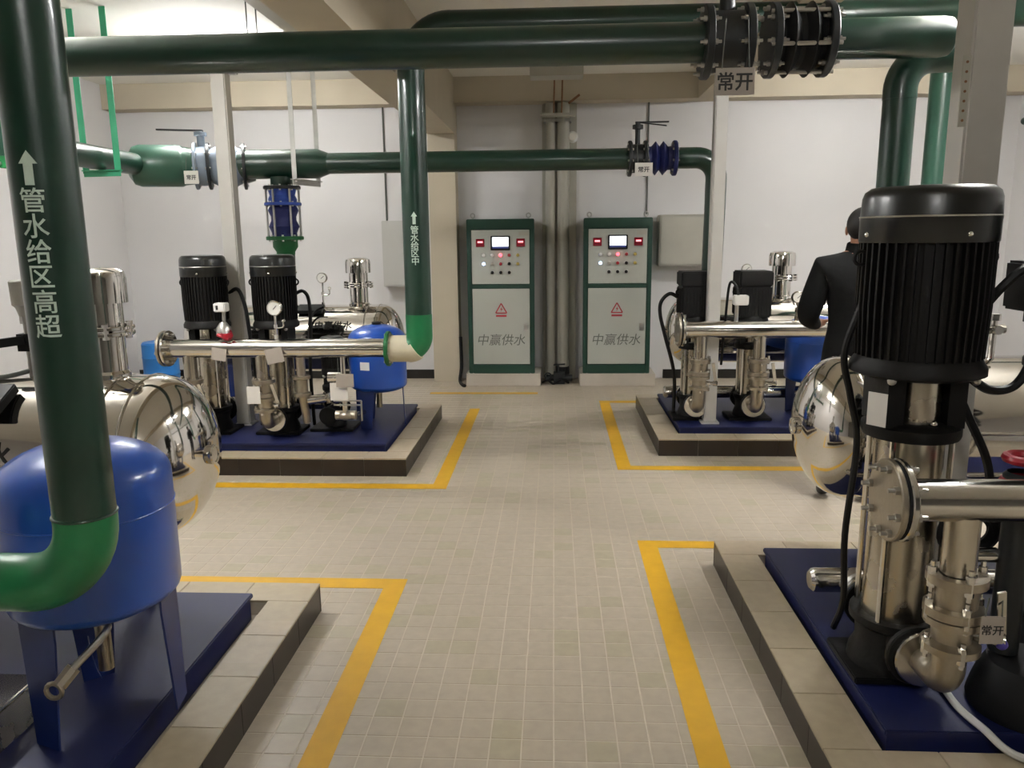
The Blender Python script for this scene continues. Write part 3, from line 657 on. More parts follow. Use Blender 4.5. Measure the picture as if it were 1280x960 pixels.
# ================================================================== stainless tanks
def tank(xt, xe, y, zc, R, label, sup_x, legs, s, k=1.0):
    """horizontal tank, dome tip at xt, s = direction away from the tip"""
    t = thing('steady_flow_tank', label, 'tank', ((xt+xe)/2, y, ZP), 'stainless horizontal tanks')
    D = R*.62; prof = [(R*math.sin(PI/2*k/10), D*(1-math.cos(PI/2*k/10))) for k in range(11)]
    L = abs(xe-xt); prof += [(R, D+.03), (R, L-D)] + [(R*math.cos(PI/2*k/10), L-D+D*math.sin(PI/2*k/10)) for k in range(1, 11)]
    part(MB().lathe(prof, (xt, y, zc), (s,0,0), 64), 'shell', 'mirror', t)
    for h in (D+.012, D+.1, L*.55, L-D-.02): part(MB().torus((xt+s*h, y, zc), (1,0,0), R, .005, 56, 6), 'weld_ring', 'steel', t)
    part(MB().disc((xt-s*.004, y, zc), (1,0,0), .035, .02).torus((xt-s*.012, y, zc), (1,0,0), .03, .006, 16, 6), 'end_plug', 'chrome', t)
    for lx in legs:
        part(MB().box(lx-.03, lx+.03, y-R*.7, y-R*.5, ZP, zc-R*.55).box(lx-.03, lx+.03, y+R*.5, y+R*.7, ZP, zc-R*.55).box(lx-.035, lx+.035, y-R*.72, y+R*.72, zc-R*.85, zc-R*.74), 'leg_frame', 'vblue_dark', t)
    # negative pressure suppressor on top
    zt = zc + R
    u = part(MB().lathe([(.062*k,-.03),(.062*k,.01),(.054*k,.02),(.054*k,.155)], (sup_x, y, zt), (0,0,1), 28), 'suppressor', 'chrome', t)
    part(MB().disc((sup_x, y, zt+.15), (0,0,1), .088*k, .014), 'flange', 'chrome', u)
    part(MB().disc((sup_x, y, zt+.17), (0,0,1), .088*k, .014), 'flange', 'chrome', u)
    bolts(u, (sup_x, y, zt+.16), (0,0,1), .078*k, 6, .012*k, m='chrome', joined=True, length=.026)
    part(MB().lathe([(.056*k,.175),(.056*k,.255),(.075*k,.255),(.075*k,.335),(.07*k,.36),(.05*k,.372),(0,.376)], (sup_x, y, zt), (0,0,1), 28), 'cap', 'chrome', u)
    return t
TNL = tank(-1.215, -3.0, 2.6, .815, .285, 'mirror-polished stainless tank behind the large blue vessel', -1.545, (-1.6, -2.6), -1)
TFL = tank(-1.215, -3.0, 6.2, .76, .27, 'polished stainless tank behind the two pumps by the centre pipe', -1.565, (-1.55, -2.6), -1, 1.35)
TNR = tank(.985, 2.8, 3.13, .795, .285, 'mirror-polished stainless tank behind the tallest pump', 2.2, (1.4, 2.4), 1)
TFR = tank(.935, 2.75, 6.52, .775, .27, 'polished stainless tank behind the small square motors', 1.865, (1.3, 2.4), 1, 1.4)
def tank_text(t, body, size, x0, y, zc, R, th, m='ink'):
    bm = text_bm(body, size, .02)
    cut = bmesh.ops.bisect_plane
    for k in range(-3, 4): cut(bm, geom=bm.verts[:]+bm.edges[:]+bm.faces[:], plane_co=(0, k*size*.2, 0), plane_no=(0,1,0))
    for v in bm.verts:
        a = th + v.co.y/R; v.co = Vector((x0+v.co.x, y-(R+.0015)*math.cos(a), zc+(R+.0015)*math.sin(a)))
    bm_part(bm, 'painted_lettering', m, t, 'black painted characters')
tank_text(TNL, '中赢供水', .095, -1.93, 2.6, .815, .285, .25)
tank_text(TFL, '中赢供水', .075, -1.72, 6.2, .76, .27, .5)

# gauges and transmitters
def gauge(x, y, z, label, h=.16, r=.04, side=True, steel='chrome'):
    t = thing('pressure_gauge', label, 'gauge', (x, y, z), 'pressure gauges')
    part(MB().cyl((x, y, z), (x, y, z+h), .008, seg=10).cyl((x, y, z), (x, y, z+.03), .014, seg=6).cyl((x, y, z+h*.45), (x, y, z+h*.6), .014, seg=6), 'stem', steel, t)
    if side: part(MB().sweep(spline([(x, y, z+h*.45), (x+.05, y, z+h*.5), (x+.055, y, z+h*.7)], 5), .006, 8).ball((x+.055, y, z+h*.74), .014, 8, 6), 'cock', steel, t)
    part(MB().lathe([(0,.012),(r,.012),(r,-.014),(r*.9,-.02),(r*.86,-.016)], (x, y, z+h+r*.85), (0,1,0), 26), 'case', steel, t)
    d = part(MB().disc((x, y-.012, z+h+r*.85), (0,1,0), r*.86, .003), 'dial', 'dial', t)
    part(MB().bar((x-.006, y-.0145, z+h+r*.7), (x+.018, y-.0145, z+h+r*1.2), .004, .0015, (0,1,0)), 'needle', 'ink', d)
    return t
gauge(-1.875, 5.13, .893, 'white dial gauge standing on the manifold before a black motor', .165, .052)
gauge(-1.86, 6.2, 1.02, 'white dial gauge on the tank behind the two pumps', .19, .042, True)
gauge(1.575, 6.5, 1.04, 'white dial gauge rising behind a square motor beside slim post', .2, .042)
gauge(1.735, 5.64, .948, 'dial gauge standing on the manifold beside the chrome suppressor', .13, .042, True, 'steel_brush')
# taped sensor fitting on the middle manifold
t = thing('pressure_transmitter', 'white square transmitter on a red taped fitting between two motors', 'sensor', (-2.235, 5.13, .893), 'pressure transmitters')
part(MB().cyl((-2.235, 5.13, .89), (-2.225, 5.13, 1.08), .013, seg=10).lathe([(.02,0),(.05,.02),(.048,.07),(.02,.11)], (-2.235, 5.13, .9), (0,0,1), 14), 'stem', 'zinc', t)
part(MB().lathe([(.03,0),(.04,.02),(.035,.05)], (-2.2, 5.1, .9), (0,-.3,1), 14).cyl((-2.26, 5.08, .93), (-2.18, 5.07, .90), .012), 'red_tape', 'red', t)
part(MB().box(-2.28, -2.2, 5.09, 5.17, 1.08, 1.14), 'head', 'white', t, bevel=.006)
part(MB().box(-2.262, -2.247, 5.0895, 5.091, 1.095, 1.125), 'mark', 'ink', t)
t = thing('pressure_transmitter', 'grey transmitter with white head on the manifold before the square motors', 'sensor', (1.31, 5.64, .947), 'pressure transmitters')
part(MB().cyl((1.31, 5.64, .945), (1.31, 5.64, 1.07), .014, seg=10), 'stem', 'zinc', t)
part(MB().box(1.285, 1.385, 5.6, 5.68, 1.06, 1.13), 'head', 'card', t, bevel=.006)
part(MB().sweep(spline([(1.32, 5.64, 1.12), (1.30, 5.66, 1.2), (1.27, 5.72, 1.2), (1.255, 5.74, .95), (1.25, 5.8, .6)], 6), .01, 8), 'lead', 'cable', t)
t = thing('pressure_transmitter', 'grey cylinder transmitter with a black cock on the tank behind the riser', 'sensor', (-1.83, 2.6, 1.09), 'pressure transmitters')
part(MB().cyl((-1.83, 2.6, 1.09), (-1.83, 2.6, 1.3), .014, seg=12).cyl((-1.83, 2.6, 1.285), (-1.83, 2.6, 1.31), .022, seg=8), 'stem', 'zinc', t)
part(MB().lathe([(0,0),(.022,0),(.03,.03),(.04,.04),(.042,.12),(.036,.125),(0,.125)], (-1.83, 2.6, 1.31), (0,0,1), 20), 'head', 'conduit', t)
part(MB().box(-1.855, -1.805, 2.57, 2.63, 1.19, 1.25).bar((-1.83, 2.58, 1.23), (-1.91, 2.56, 1.22), .03, .03).torus((-1.775, 2.6, 1.17), (0,1,0), .035, .012, 14, 6), 'black_cock', 'black', t)
part(MB().sweep(spline([(-1.83, 2.6, 1.12), (-1.9, 2.55, 1.105), (-2.05, 2.5, 1.085)], 6), .009, 8), 'lead', 'ink_grey', t)
# black display box lying on the near tank
t = thing('controller_box', 'flat black box strapped on the tank behind the riser', 'box', (-1.86, 2.43, 1.04))
mb = MB().bar((-2.05, 2.40, 1.055), (-1.79, 2.40, 1.055), .13, .035, (0,-.55,1)); part(mb, 'case', 'black', t, bevel=.004)
t = thing('controller_box', 'small dark bracket box on the tank behind the two pumps', 'box', (-1.9, 6.05, 1.0))
part(MB().bar((-2.02, 6.05, 1.01), (-1.82, 6.05, 1.01), .1, .03, (0,-.5,1)), 'case', 'dark_valve', t, bevel=.003)

# ================================================================== blue pressure vessels
def vessel(x, y, z0, z1, r, label, lab=True):
    t = thing('pressure_vessel', label, 'vessel', (x, y, ZP), 'blue diaphragm vessels')
    hb = z1 - z0; d = r*.5
    prof = [(r*math.sin(PI/2*k/8), d*.6*(1-math.cos(PI/2*k/8))) for k in range(9)] + [(r, hb-d)] + [(r*math.cos(PI/2*k/10), hb-d+d*math.sin(PI/2*k/10)) for k in range(1, 11)]
    part(MB().lathe(prof, (x, y, z0), (0,0,1), 48), 'shell', 'vblue', t)
    part(MB().torus((x, y, z0+hb*.62), (0,0,1), r, .003, 48, 6), 'weld_seam', 'vblue', t)
    part(MB().lathe([(.035,-.01),(.035,.015),(.02,.02),(0,.022)], (x, y, z1), (0,0,1), 16), 'valve_cap', 'black', t)
    for k in range(3):
        a = -PI/2 - .35 + k*2*PI/3; dr = Vector((math.cos(a), math.sin(a), 0)); e = Vector((-dr.y, dr.x, 0)); c = Vector((x, y, 0)); mb = MB(); V = []
        for th in (0, .006):
            for wd, rr, z in ((.07, r*.86, z0+.1), (.07, r*.86, z0-.0), (.045, r*.9, ZP)):
                for s in (-1, 1): V.append(c + dr*(rr-th) + e*s*wd + Vector((0,0,z)))
        mb.add(V, [(0,1,3,2),(2,3,5,4),(6,8,9,7),(8,10,11,9),(0,2,8,6),(2,4,10,8),(1,7,9,3),(3,9,11,5),(0,6,7,1),(4,5,11,10)]); part(mb, 'leg', 'vblue_dark', t)
    part(MB().cyl((x, y, z0+.01), (x, y, ZP+.13), .022, seg=12), 'inlet', 'steel_cast', t)
    return t
v1 = vessel(-1.346, 2.07, .495, 1.01, .231, 'large blue pressure vessel standing behind the lettered riser')
part(MB().sweep(spline([(-1.36, 2.02, .43), (-1.27, 1.9, .42), (-1.2, 1.82, .42)], 6), .001, 6), 'seam', 'vblue_dark', v1)
v2 = vessel(-1.315, 5.68, .42, .93, .212, 'small blue pressure vessel behind the manifold by the centre pipe')
mb = MB(); V = []
for q in range(5):
    a = math.radians(246 + 5*q); V += [(-1.315+.2135*math.cos(a), 5.68+.2135*math.sin(a), z) for z in (.615, .675)]
mb.add(V, [(2*q, 2*q+2, 2*q+3, 2*q+1) for q in range(4)]); part(mb, 'nameplate', 'white', v2, 'white rectangular nameplate')
vessel(1.99, 6.02, .42, .945, .205, 'blue pressure vessel beside the standing person')
# hose and fitting under the large vessel, stainless box on its skid
t = thing('braided_hose', 'braided steel hose with brass fitting under the large blue vessel', 'hose', (-1.3, 1.85, .25))
part(MB().sweep(spline([(-1.346, 2.05, .46), (-1.27, 1.97, .5), (-1.25, 1.93, .49), (-1.31, 1.87, .42)], 8), .011, 10), 'hose', 'zinc', t)
part(MB().cyl((-1.31, 1.87, .42), (-1.335, 1.84, .385), .02, seg=8).torus((-1.345, 1.83, .375), (0,1,0), .022, .007, 14, 6), 'fitting', 'steel_cast', t)
t = thing('steel_box', 'low stainless box on the skid under the green elbow', 'box', (-1.75, 1.72, ZP))
part(MB().box(-2.0, -1.53, 1.55, 2.02, ZP, .29), 'case', 'steel_brush', t, bevel=.006)
part(MB().box(-2.005, -1.525, 1.545, 2.025, .29, .302), 'lid', 'steel', t, bevel=.003)

# ================================================================== cables and small things around the tallest pump
cable([(.94, 2.42, 1.36), (.9, 2.43, 1.2), (.935, 2.45, 1.06), (.97, 2.46, .9), (.95, 2.45, .6), (.98, 2.5, .35), (1.0, 2.62, .18)], .011, 'black cable hanging down the aisle side of the tallest pump')
cable([(1.43, 2.4, 1.34), (1.44, 2.4, 1.25), (1.44, 2.4, 1.17), (1.40, 2.4, 1.10), (1.33, 2.4, 1.09), (1.27, 2.42, 1.13)], .014, 'black cable looped between the two big motors')
cable([(1.27, 2.5, 1.1), (1.33, 2.5, .98), (1.4, 2.5, .84), (1.43, 2.5, .7)], .014, 'black cable slanting down from the tallest motor flange')
cable([(1.40, 2.36, 1.46), (1.36, 2.36, 1.45), (1.315, 2.37, 1.4), (1.28, 2.4, 1.33)], .014, 'short black cable arching off the motor beside the frame edge')
cable([(.96, 5.95, 1.08), (.88, 5.95, 1.12), (.815, 5.95, 1.06), (.81, 5.95, .96), (.85, 5.95, .8), (.93, 5.97, .5), (.94, 6.0, .18)], .014, 'black cable bowed out beside square motor at the pad edge')
cable([(-2.42, 5.64, 1.15), (-2.31, 5.59, 1.2), (-2.25, 5.56, 1.08), (-2.22, 5.53, .9), (-2.2, 5.55, .5), (-2.2, 5.6, .18)], .014, 'black cable running down between two finned motors')
cable([(-1.92, 5.64, 1.15), (-1.82, 5.6, 1.18), (-1.77, 5.56, 1.05), (-1.79, 5.55, .6), (-1.8, 5.6, .18)], .013, 'black cable beside the motor with the dial gauge')
cable([(-1.8, 6.0, 1.03), (-1.86, 6.0, 1.0), (-1.9, 5.95, .93), (-1.9, 5.9, .8)], .009, 'thin cable draped over the tank behind the two pumps')
t = thing('suction_strainer', 'black rubber compensator with red coupling on the skid of the tallest pump', 'fitting', (1.4, 2.17, ZP))
part(MB().lathe([(.0,0),(.15,0),(.155,.02),(.145,.06),(.13,.11),(.11,.15),(.0,.17)], (1.4, 2.17, ZP), (0,0,1), 30), 'body', 'rubber', t)
part(MB().lathe([(.04,0),(.05,.01),(.05,.08),(.04,.09)], (1.338, 2.2, .80), (0,0,1), 20).cyl((1.338, 2.2, .34), (1.338, 2.2, .80), .04), 'riser', 'dark_valve', t)
part(MB().torus((1.338, 2.2, .93), (0,0,1), .045, .014, 20, 8).torus((1.338, 2.2, .86), (0,0,1), .045, .014, 20, 8), 'red_coupling', 'red', t, 'dark red coupling rings')
cable([(1.2, 2.25, .186), (1.195, 2.14, .184), (1.215, 2.045, .182), (1.29, 1.975, .14), (1.5, 1.95, .137), (1.8, 2.0, .137)], .011, 'white hose lying curved on the skid of the tallest pump', 'hose_white', 'white_hose', 'hose', 'loose hoses')
t = thing('spindle_valve', 'horizontal stainless cock with a coiled lead behind the check valve', 'valve', (1.23, 2.22, .6))
part(MB().cyl((1.16, 2.22, .63), (1.3, 2.22, .63), .022).cyl((1.18, 2.22, .63), (1.2, 2.22, .63), .036, seg=8), 'body', 'chrome', t)
part(MB().torus((1.25, 2.28, .68), (0,1,.3), .075, .02, 24, 8).torus((1.27, 2.3, .67), (0,1,.1), .06, .018, 24, 8), 'coil', 'rubber', t)
part(MB().ball((1.225, 2.02, .455), .016), 'blue_cap', 'purple', mA)
t = thing('tee_fitting', 'small chrome cross fitting rising from the tank between the two big motors', 'fitting', (1.71, 3.1, 1.07))
part(MB().cyl((1.71, 3.1, 1.06), (1.71, 3.1, 1.24), .012, seg=10).cyl((1.67, 3.1, 1.19), (1.75, 3.1, 1.19), .018, seg=10).cyl((1.71, 3.06, 1.19), (1.71, 3.14, 1.19), .018, seg=10), 'body', 'chrome', t)
part(MB().cyl((1.71, 3.1, 1.225), (1.71, 3.1, 1.25), .022, seg=6).cyl((1.66, 3.1, 1.19), (1.675, 3.1, 1.19), .023, seg=6), 'nut', 'zinc', t)
card((.958, 2.3, 1.05), .06, .1, 'white plate fixed on the stool of the tallest pump', None, None, 'card', 0, None, (.6, -.8, 0), 'plate')

# ================================================================== control cabinets
def cabinet(x0, label, plabel, dz=0, dy=0):
    W, D, z0, H = .695, .4, .13, 1.6; y0 = 8.07; x1 = x0+W; z1 = z0+H; cx = x0+W/2
    top(MB().box(x0-.03, x1+.06, y0-.03, YB-.012, 0, z0), 'cabinet_plinth', 'plinth', plabel, 'plinth', 'plinths under the control cabinets', bevel=.004)
    t = thing('control_cabinet', label, 'cabinet', (cx, y0+D/2, z0), 'green control cabinets')
    F = y0
    body = MB().box(x0+.012, x1-.012, F+.02, F+D, z0, z1-.005)
    part(body, 'body', 'cab_green', t)
    part(MB().box(x0, x0+.045, F-.004, F+.03, z0, z1), 'side_frame', 'cab_green', t, bevel=.006); part(MB().box(x1-.045, x1, F-.004, F+.03, z0, z1), 'side_frame', 'cab_green', t, bevel=.006)
    part(MB().box(x0, x1, F-.014, F+.05, z1-.105, z1), 'top_band', 'cab_green', t, bevel=.012)
    part(MB().box(x0+.045, x1-.045, F-.006, F+.03, z0, z0+.095), 'bottom_band', 'cab_green', t, bevel=.005)
    zm = z0 + .895
    part(MB().box(x0+.045, x1-.045, F-.004, F+.03, zm, zm+.04), 'middle_rail', 'cab_green', t, bevel=.004)
    up = part(MB().box(x0+.05, x1-.05, F-.001, F+.018, zm+.045, z1-.11), 'upper_door', 'cab_grey', t, bevel=.003)
    lo = part(MB().box(x0+.05, x1-.05, F-.001, F+.018, z0+.1, zm-.004), 'lower_door', 'cab_grey', t, bevel=.003)
    # screen
    zs = z1 - .24
    s = part(MB().box(cx-.1, cx+.1, F-.016, F, zs-.075, zs+.07), 'screen_bezel', 'black', up, bevel=.004)
    part(MB().box(cx-.083, cx+.083, F-.0175, F-.015, zs-.036, zs+.056), 'screen', 'glow_white', t, 'lit white display')
    part(MB().box(cx-.083, cx+.083, F-.0175, F-.015, zs-.056, zs-.038), 'screen_footer', 'screen_blue', t)
    for s in (-1, 1):
        mx = cx + s*.208
        part(MB().box(mx-.044, mx+.044, F-.012, F, zs-.04, zs+.042), 'panel_meter', 'red_lens', up, 'dark red digital meter', bevel=.003)
        part(MB().box(mx-.026, mx+.026, F-.0135, F-.011, zs+.0, zs+.018), 'meter_digits', 'glow_led', up)
    cols = [['white','white','glow_red','warn_red','warn_yel'], ['glow_blue','conduit','red','black','warn_yel'], [None,'black','black','black',None]]
    for r_ in range(3):
        for c_ in range(5):
            m = cols[r_][c_]
            if not m: continue
            bx, bz = cx - .175 + c_*.088, zs - .125 - r_*.088
            b = part(MB().lathe([(.022,0),(.022,-.006),(.017,-.008)], (bx, F-.001, bz), (0,1,0), 16), 'button_ring', 'zinc', up)
            part(MB().lathe([(.017,-.006),(.016,-.016),(.008,-.019),(0,-.0195)], (bx, F-.001, bz), (0,1,0), 14), 'indicator_lamp' if r_ < 2 else 'selector_knob', m, up)
    # warning triangle outline with bolt
    tz = zm - .21; mb = MB()
    P3 = [Vector((cx-.058, F-.0025, tz-.045)), Vector((cx+.058, F-.0025, tz-.045)), Vector((cx, F-.0025, tz+.055))]
    for a, b in zip(P3, P3[1:]+P3[:1]): mb.bar(a, b, .012, .002, (0,1,0))
    part(mb, 'warning_triangle', 'warn_red', lo)
    mb = MB(); q = [(.012,.03),(-.012,-.004),(.002,-.004),(-.008,-.032),(.016,.004),(.002,.004)]
    mb.add([(cx+a, F-.0025, tz-.005+b) for a, b in q], [(0,1,2,5),(2,3,4,5)]); part(mb, 'lightning_mark', 'warn_red', lo)
    part(MB().box(cx-.055, cx+.055, F-.0022, F-.001, tz-.085, tz-.065), 'warning_strip', 'warn_red', lo)
    text_flat('中赢供水', .128, (cx, F-.003, z0+.36), (1,0,0), (0,0,1), lo, 'ink_grey', 'lettering', .0, .18, 'grey company characters')
    part(MB().box(x1-.11, x1-.07, F-.006, F-.001, z0+.45, z0+.53), 'door_lock', 'zinc', lo, bevel=.003)
    part(MB().box(x1-.16, x1-.06, F-.004, F-.001, z1-.17, z1-.125), 'nameplate', 'conduit', up)
    for xx in (x0+.06, x1-.06): part(MB().torus((xx, F+.06, z1+.035), (0,1,0), .022, .006, 14, 6).cyl((xx, F+.06, z1-.004), (xx, F+.06, z1+.016), .01, seg=8), 'lifting_eye', 'zinc', t)
    return t
cabinet(-.893, 'green control cabinet beside the concrete pilaster', 'pale plinth under the cabinet beside the concrete pilaster')
cabinet(.305, 'green control cabinet beside the beige wall box', 'pale plinth under the cabinet beside the beige wall box')

# ================================================================== back wall fittings
def wall_box(x0, x1, z0, z1, d, label, m):
    t = thing('wall_box', label, 'electrical box', ((x0+x1)/2, YB-d/2, z0), 'boxes on the back wall')
    part(MB().box(x0, x1, YB-d, YB, z0, z1), 'body', m, t, bevel=.006)
    part(MB().box(x0+.015, x1-.015, YB-d-.008, YB-d, z0+.015, z1-.015), 'door', m, t, bevel=.004)
    part(MB().cyl((x1-.04, YB-d-.016, (z0+z1)/2), (x1-.04, YB-d-.007, (z0+z1)/2), .014, seg=10), 'lock', 'zinc', t)
wall_box(-1.83, -1.56, 1.03, 1.73, .16, 'narrow grey wall box behind the centre riser', 'box_grey')
wall_box(1.1, 1.66, 1.23, 1.76, .18, 'wide beige wall box next to the slim steel post', 'conduit')
top(MB().box(-.12, .24, YB-.07, YB-.001, 0, 2.9), 'cable_duct', 'conduit', 'flat grey duct on the wall between the cabinets', 'duct', bevel=.01)
for x, r, lb in ((-.035, .05, 'thinner'), (.1, .062, 'thicker')):
    t = thing('drain_pipe', lb + ' pale vertical pipe between the control cabinets', 'pipe', (x, 8.36, .0), 'pale pipes between the cabinets')
    part(MB().cyl((x, 8.36, .06), (x, 8.36, 2.89), r, seg=22), 'pipe', 'conduit', t)
    for za, zb in ((1.0, 1.09), (0, .16)): part(MB().cyl((x, 8.36, za), (x, 8.36, zb), r*1.13, seg=22), 'collar', 'dark_valve' if r > .055 and za == 0 else 'conduit', t)
    part(MB().box(x-r*1.3, x+r*1.3, 8.3, 8.43, 2.7, 2.73), 'clamp', 'zinc', t)
t = thing('floor_valve', 'dark valve cluster on the floor between the control cabinets', 'valve', (.06, 8.2, 0))
part(MB().box(.0, .12, 8.14, 8.26, 0, .12).cyl((-.08, 8.2, .06), (.2, 8.2, .06), .035), 'body', 'dark_valve', t, bevel=.004)
part(MB().torus((-.06, 8.13, .09), (0,1,.2), .035, .008, 14, 6).bar((.05, 8.2, .12), (.05, 8.2, .2), .02, .02).bar((.0, 8.2, .2), (.12, 8.18, .21), .03, .012), 'handle', 'dark_valve', t)
part(MB().sweep(spline([(-.12, 8.14, .02), (-.06, 8.1, .05), (.0, 8.12, .01), (.08, 8.1, .06), (.16, 8.12, .02)], 6), .012, 8), 'wire', 'black', t)
for x, z0, lb in ((.985, 1.77, 'thin grey conduit dropping to the cabinet beside the beige wall box'), (-1.80, 1.731, 'thin grey conduit dropping to the narrow wall box')):
    top(MB().cyl((x, YB-.012, z0), (x, YB-.012, 2.9), .009, seg=8), 'wall_conduit', 'ink_grey', lb, 'conduit', 'thin conduits on the back wall')
t = thing('emergency_lamp', 'small white round lamp on the wall above the cross pipe', 'lamp', (.2, YB-.08, 2.5))
part(MB().lathe([(0,0),(.05,0),(.055,.03),(.04,.06),(0,.07)], (.195, YB-.085, 2.56), (0,-1,0), 18), 'dome', 'dial', t)
part(MB().disc((.195, YB-.078, 2.56), (0,1,0), .06, .01), 'base', 'white', t)
t = thing('ceiling_bracket', 'steel bracket with wires over the wall duct', 'bracket', (.06, 8.2, 2.74))
part(MB().box(-.13, .22, 8.16, 8.27, 2.74, 2.765), 'plate', 'conduit', t)
for x in (.0, .08): part(MB().cyl((x, 8.2, 2.765), (x+.01, 8.2, ZC), .008, seg=8), 'rod', 'rust', t)
part(MB().bar((.15, 8.2, 2.86), (.26, 8.2, 2.94), .03, .02), 'arm', 'rust', t)
t = thing('cable_tray', 'pale cable tray hanging under the ceiling before the cabinets', 'cable tray', (.0, 7.0, 2.88))
part(MB().box(-.2, .25, 6.9, 7.1, 2.88, 2.90).box(-.2, .25, 6.9, 6.92, 2.9, 2.98).box(-.2, .25, 7.08, 7.1, 2.9, 2.98), 'tray', 'conduit', t)
for x in (-.1, .15): part(MB().cyl((x, 7.0, 2.9), (x, 7.0, ZC), .008, seg=8), 'rod', 'zinc', t)
t = thing('ceiling_box', 'beige flush box fixed to the deep beam near the ceiling', 'box', (-1.65, 5.3, 2.985))
part(MB().box(-1.85, -1.45, 4.9, 5.7, 3.0, ZC), 'case', 'beam', t, bevel=.03)
part(MB().box(-1.88, -1.42, 4.88, 5.72, 2.985, 3.0), 'rim', 'conduit', t)
for x, lb in ((-2.03, 'thin hanging wire dropping from the ceiling by the flush box, farther from the beam'), (-1.965, 'thin hanging wire dropping from the ceiling by the flush box, nearer the beam')):
    top(MB().cyl((x, 5.4, 2.88), (x, 5.4, ZC), .005, seg=6), 'hanger_wire', 'ink_grey', lb, 'wire')
t = thing('wall_conduit', 'grey-green conduit running along the side wall beyond the wide post', 'pipe', (XR-.08, 6, 2.6))
part(MB().cyl((XR-.08, 3.0, 2.62), (XR-.08, 8.27, 2.62), .035, seg=16), 'pipe', 'green', t)
for y in (4.5, 6.5, 8.0): part(MB().box(XR-.12, XR, y-.02, y+.02, 2.58, 2.585).box(XR-.12, XR-.115, y-.02, y+.02, 2.58, 2.66), 'clip', 'zinc', t)
t = thing('barrel', 'small blue plastic drum on the floor near the corner', 'drum', (-4.2, 8.0, 0))
part(MB().lathe([(0,0),(.17,0),(.18,.02),(.18,.14),(.185,.15),(.18,.16),(.18,.32),(.185,.33),(.18,.34),(.18,.47),(.165,.49),(0,.49)], (-4.2, 8.0, 0), (0,0,1), 30), 'shell', 'plastic_blue', t)
part(MB().lathe([(.04,0),(.04,.02),(0,.021)], (-4.12, 8.0, .488), (0,0,1), 14), 'bung', 'black', t)
t = thing('elbow_hose', 'black hose coiled on the floor beside the cabinet plinth', 'hose', (-1.0, 8.1, 0))
part(MB().sweep(spline([(-1.0, 8.25, .5), (-.99, 8.2, .2), (-1.0, 8.12, .05), (-.96, 8.0, .02), (-.93, 7.95, .02)], 8), .018, 10), 'hose', 'black', t)

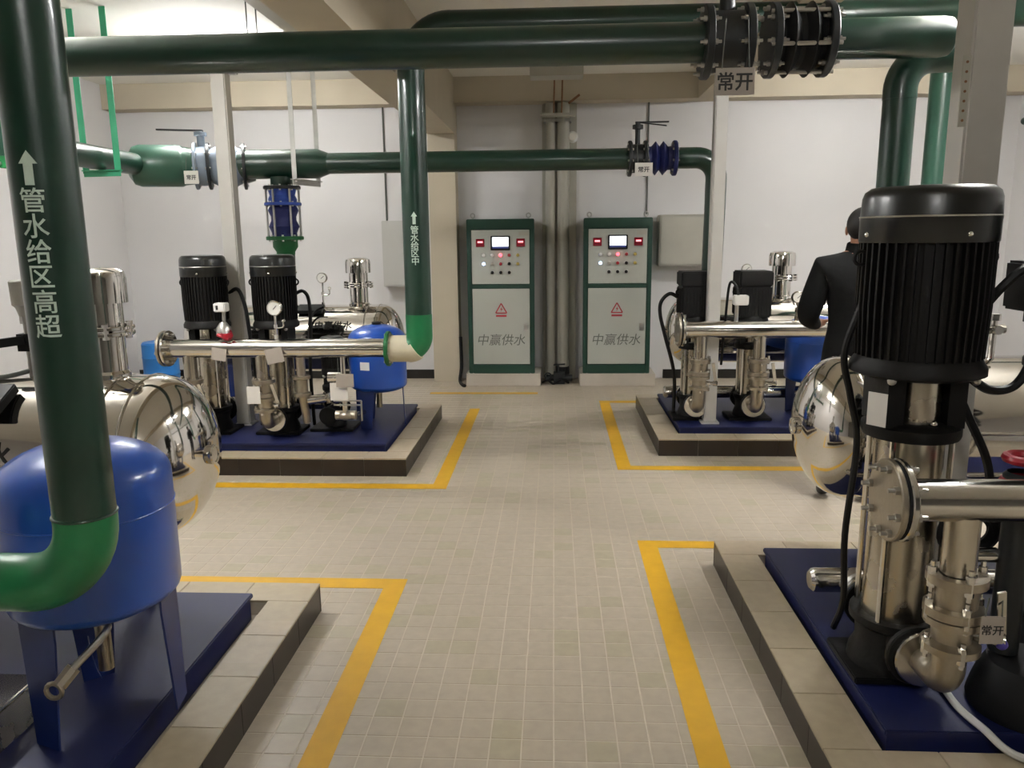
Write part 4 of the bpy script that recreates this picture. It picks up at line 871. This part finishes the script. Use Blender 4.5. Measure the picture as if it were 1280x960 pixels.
# ================================================================== person
def person(x, y, label, yawdeg):
    J = {'pel': (0,0,.95,.15,.11), 'wst': (0,.0,1.08,.145,.11), 'chest': (0,.01,1.27,.2,.14), 'ups': (0,.02,1.4,.17,.11), 'neck': (0,-.005,1.475,.056,.058), 'head0': (0,-.015,1.55,.066,.08), 'head1': (0,-.02,1.61,.073,.092), 'head2': (0,-.012,1.665,.055,.07)}
    for s, n in ((-1,'l'),(1,'r')):
        J.update({n+'sh': (s*.185,.02,1.385,.088,.09), n+'el': (s*.27,.03,1.11,.068,.07), n+'wr': (s*.2,-.22,1.04,.036,.033), n+'pm': (s*.18,-.29,1.045,.034,.02),
                  n+'hp': (s*.095,0,.87,.095,.1), n+'kn': (s*.1,-.01,.49,.065,.068), n+'an': (s*.105,.02,.1,.045,.05), n+'ft': (s*.12,-.13,.045,.045,.035)})
        for k in range(4): J[f'{n}f{k}'] = (s*(.18-.03+.02*k), -.335+.004*abs(k-1.5), 1.045, .0095, .0095); J[f'{n}g{k}'] = (s*(.175-.03+.02*k), -.365, 1.02, .0085, .0085)
        J[n+'t'] = (s*.13, -.285, 1.06, .0105, .0105); J[n+'u'] = (s*.115, -.32, 1.05, .009, .009)
    E = [('pel','wst'),('wst','chest'),('chest','ups'),('ups','neck'),('neck','head0'),('head0','head1'),('head1','head2')]
    for n in 'lr':
        E += [('ups',n+'sh'),(n+'sh',n+'el'),(n+'el',n+'wr'),(n+'wr',n+'pm'),('pel',n+'hp'),(n+'hp',n+'kn'),(n+'kn',n+'an'),(n+'an',n+'ft'),(n+'pm',n+'t'),(n+'t',n+'u')]
        for k in range(4): E += [(n+'pm',f'{n}f{k}'),(f'{n}f{k}',f'{n}g{k}')]
    K = list(J); me = bpy.data.meshes.new('b'); me.from_pydata([J[k][:3] for k in K], [(K.index(a), K.index(b)) for a, b in E], [])
    o = bpy.data.objects.new('b', me); COL.objects.link(o); md = o.modifiers.new('s', 'SKIN'); md.use_smooth_shade = True
    for i, k in enumerate(K): sv = me.skin_vertices[0].data[i]; sv.radius = J[k][3:]; sv.use_root = k == 'pel'
    o.modifiers.new('u', 'SUBSURF').levels = 2
    dg = bpy.context.evaluated_depsgraph_get(); dg.update(); m = bpy.data.meshes.new_from_object(o.evaluated_get(dg)); bpy.data.objects.remove(o)
    m.name = 'body'; m.materials.clear()
    for k in ('jacket', 'trouser', 'skin', 'shoe'): m.materials.append(MATS[k])
    for p in m.polygons:
        c = p.center; p.use_smooth = True
        hand = c.y < -.2 and .98 < c.z < 1.12
        p.material_index = 2 if (c.z > 1.475 or hand) else 3 if c.z < .1 else 1 if c.z < .86 else 0
    t = thing('person', label, 'person', (x, y, 0)); t.rotation_euler.z = math.radians(yawdeg)
    b = bpy.data.objects.new('body', m); COL.objects.link(b); b.parent = t; ORG[b] = ORG[t]
    zmin = min(v.co.z for v in m.vertices); b.location.z = -zmin
    def sub(mb, name, mm):
        me = mb.mesh(name); me.materials.append(MATS[mm]); q = bpy.data.objects.new(name, me); COL.objects.link(q); q.parent = b; return q
    # hair cap (back and top), ears, nose, eyes, collar
    hr = MB(); hr.ball((0, .012, 1.628), .098, 24, 16, (.9, 1.02, .98)); i0 = [i for i, v in enumerate(hr.v) if v.z > 1.545 + max(0, -v.y)*1.3]; ok = set(i0)
    hr.f = [f for f in hr.f if all(i in ok for i in f)]; sub(hr, 'hair', 'hair')
    for s in (-1, 1): sub(MB().ball((s*.083, 0, 1.595), .022, 10, 8, (.45, .8, 1.25)), 'ear', 'skin')
    sub(MB().ball((0, -.112, 1.585), .016, 10, 8, (.8, 1.1, 1.3)), 'nose', 'skin')
    for s in (-1, 1): sub(MB().ball((s*.032, -.1, 1.615), .011, 10, 8), 'eye', 'hair')
    sub(MB().ball((0, -.1, 1.548), .02, 10, 8, (1.2, .5, .3)), 'mouth', 'warn_red')
    sub(MB().lathe([(.09,-.04),(.088,.0),(.078,.055),(.07,.06)], (0, .0, 1.47), (0,.1,1), 22), 'collar', 'jacket')
    return t
person(1.72, 4.5, 'person in a black jacket standing behind the tallest pump', 165)
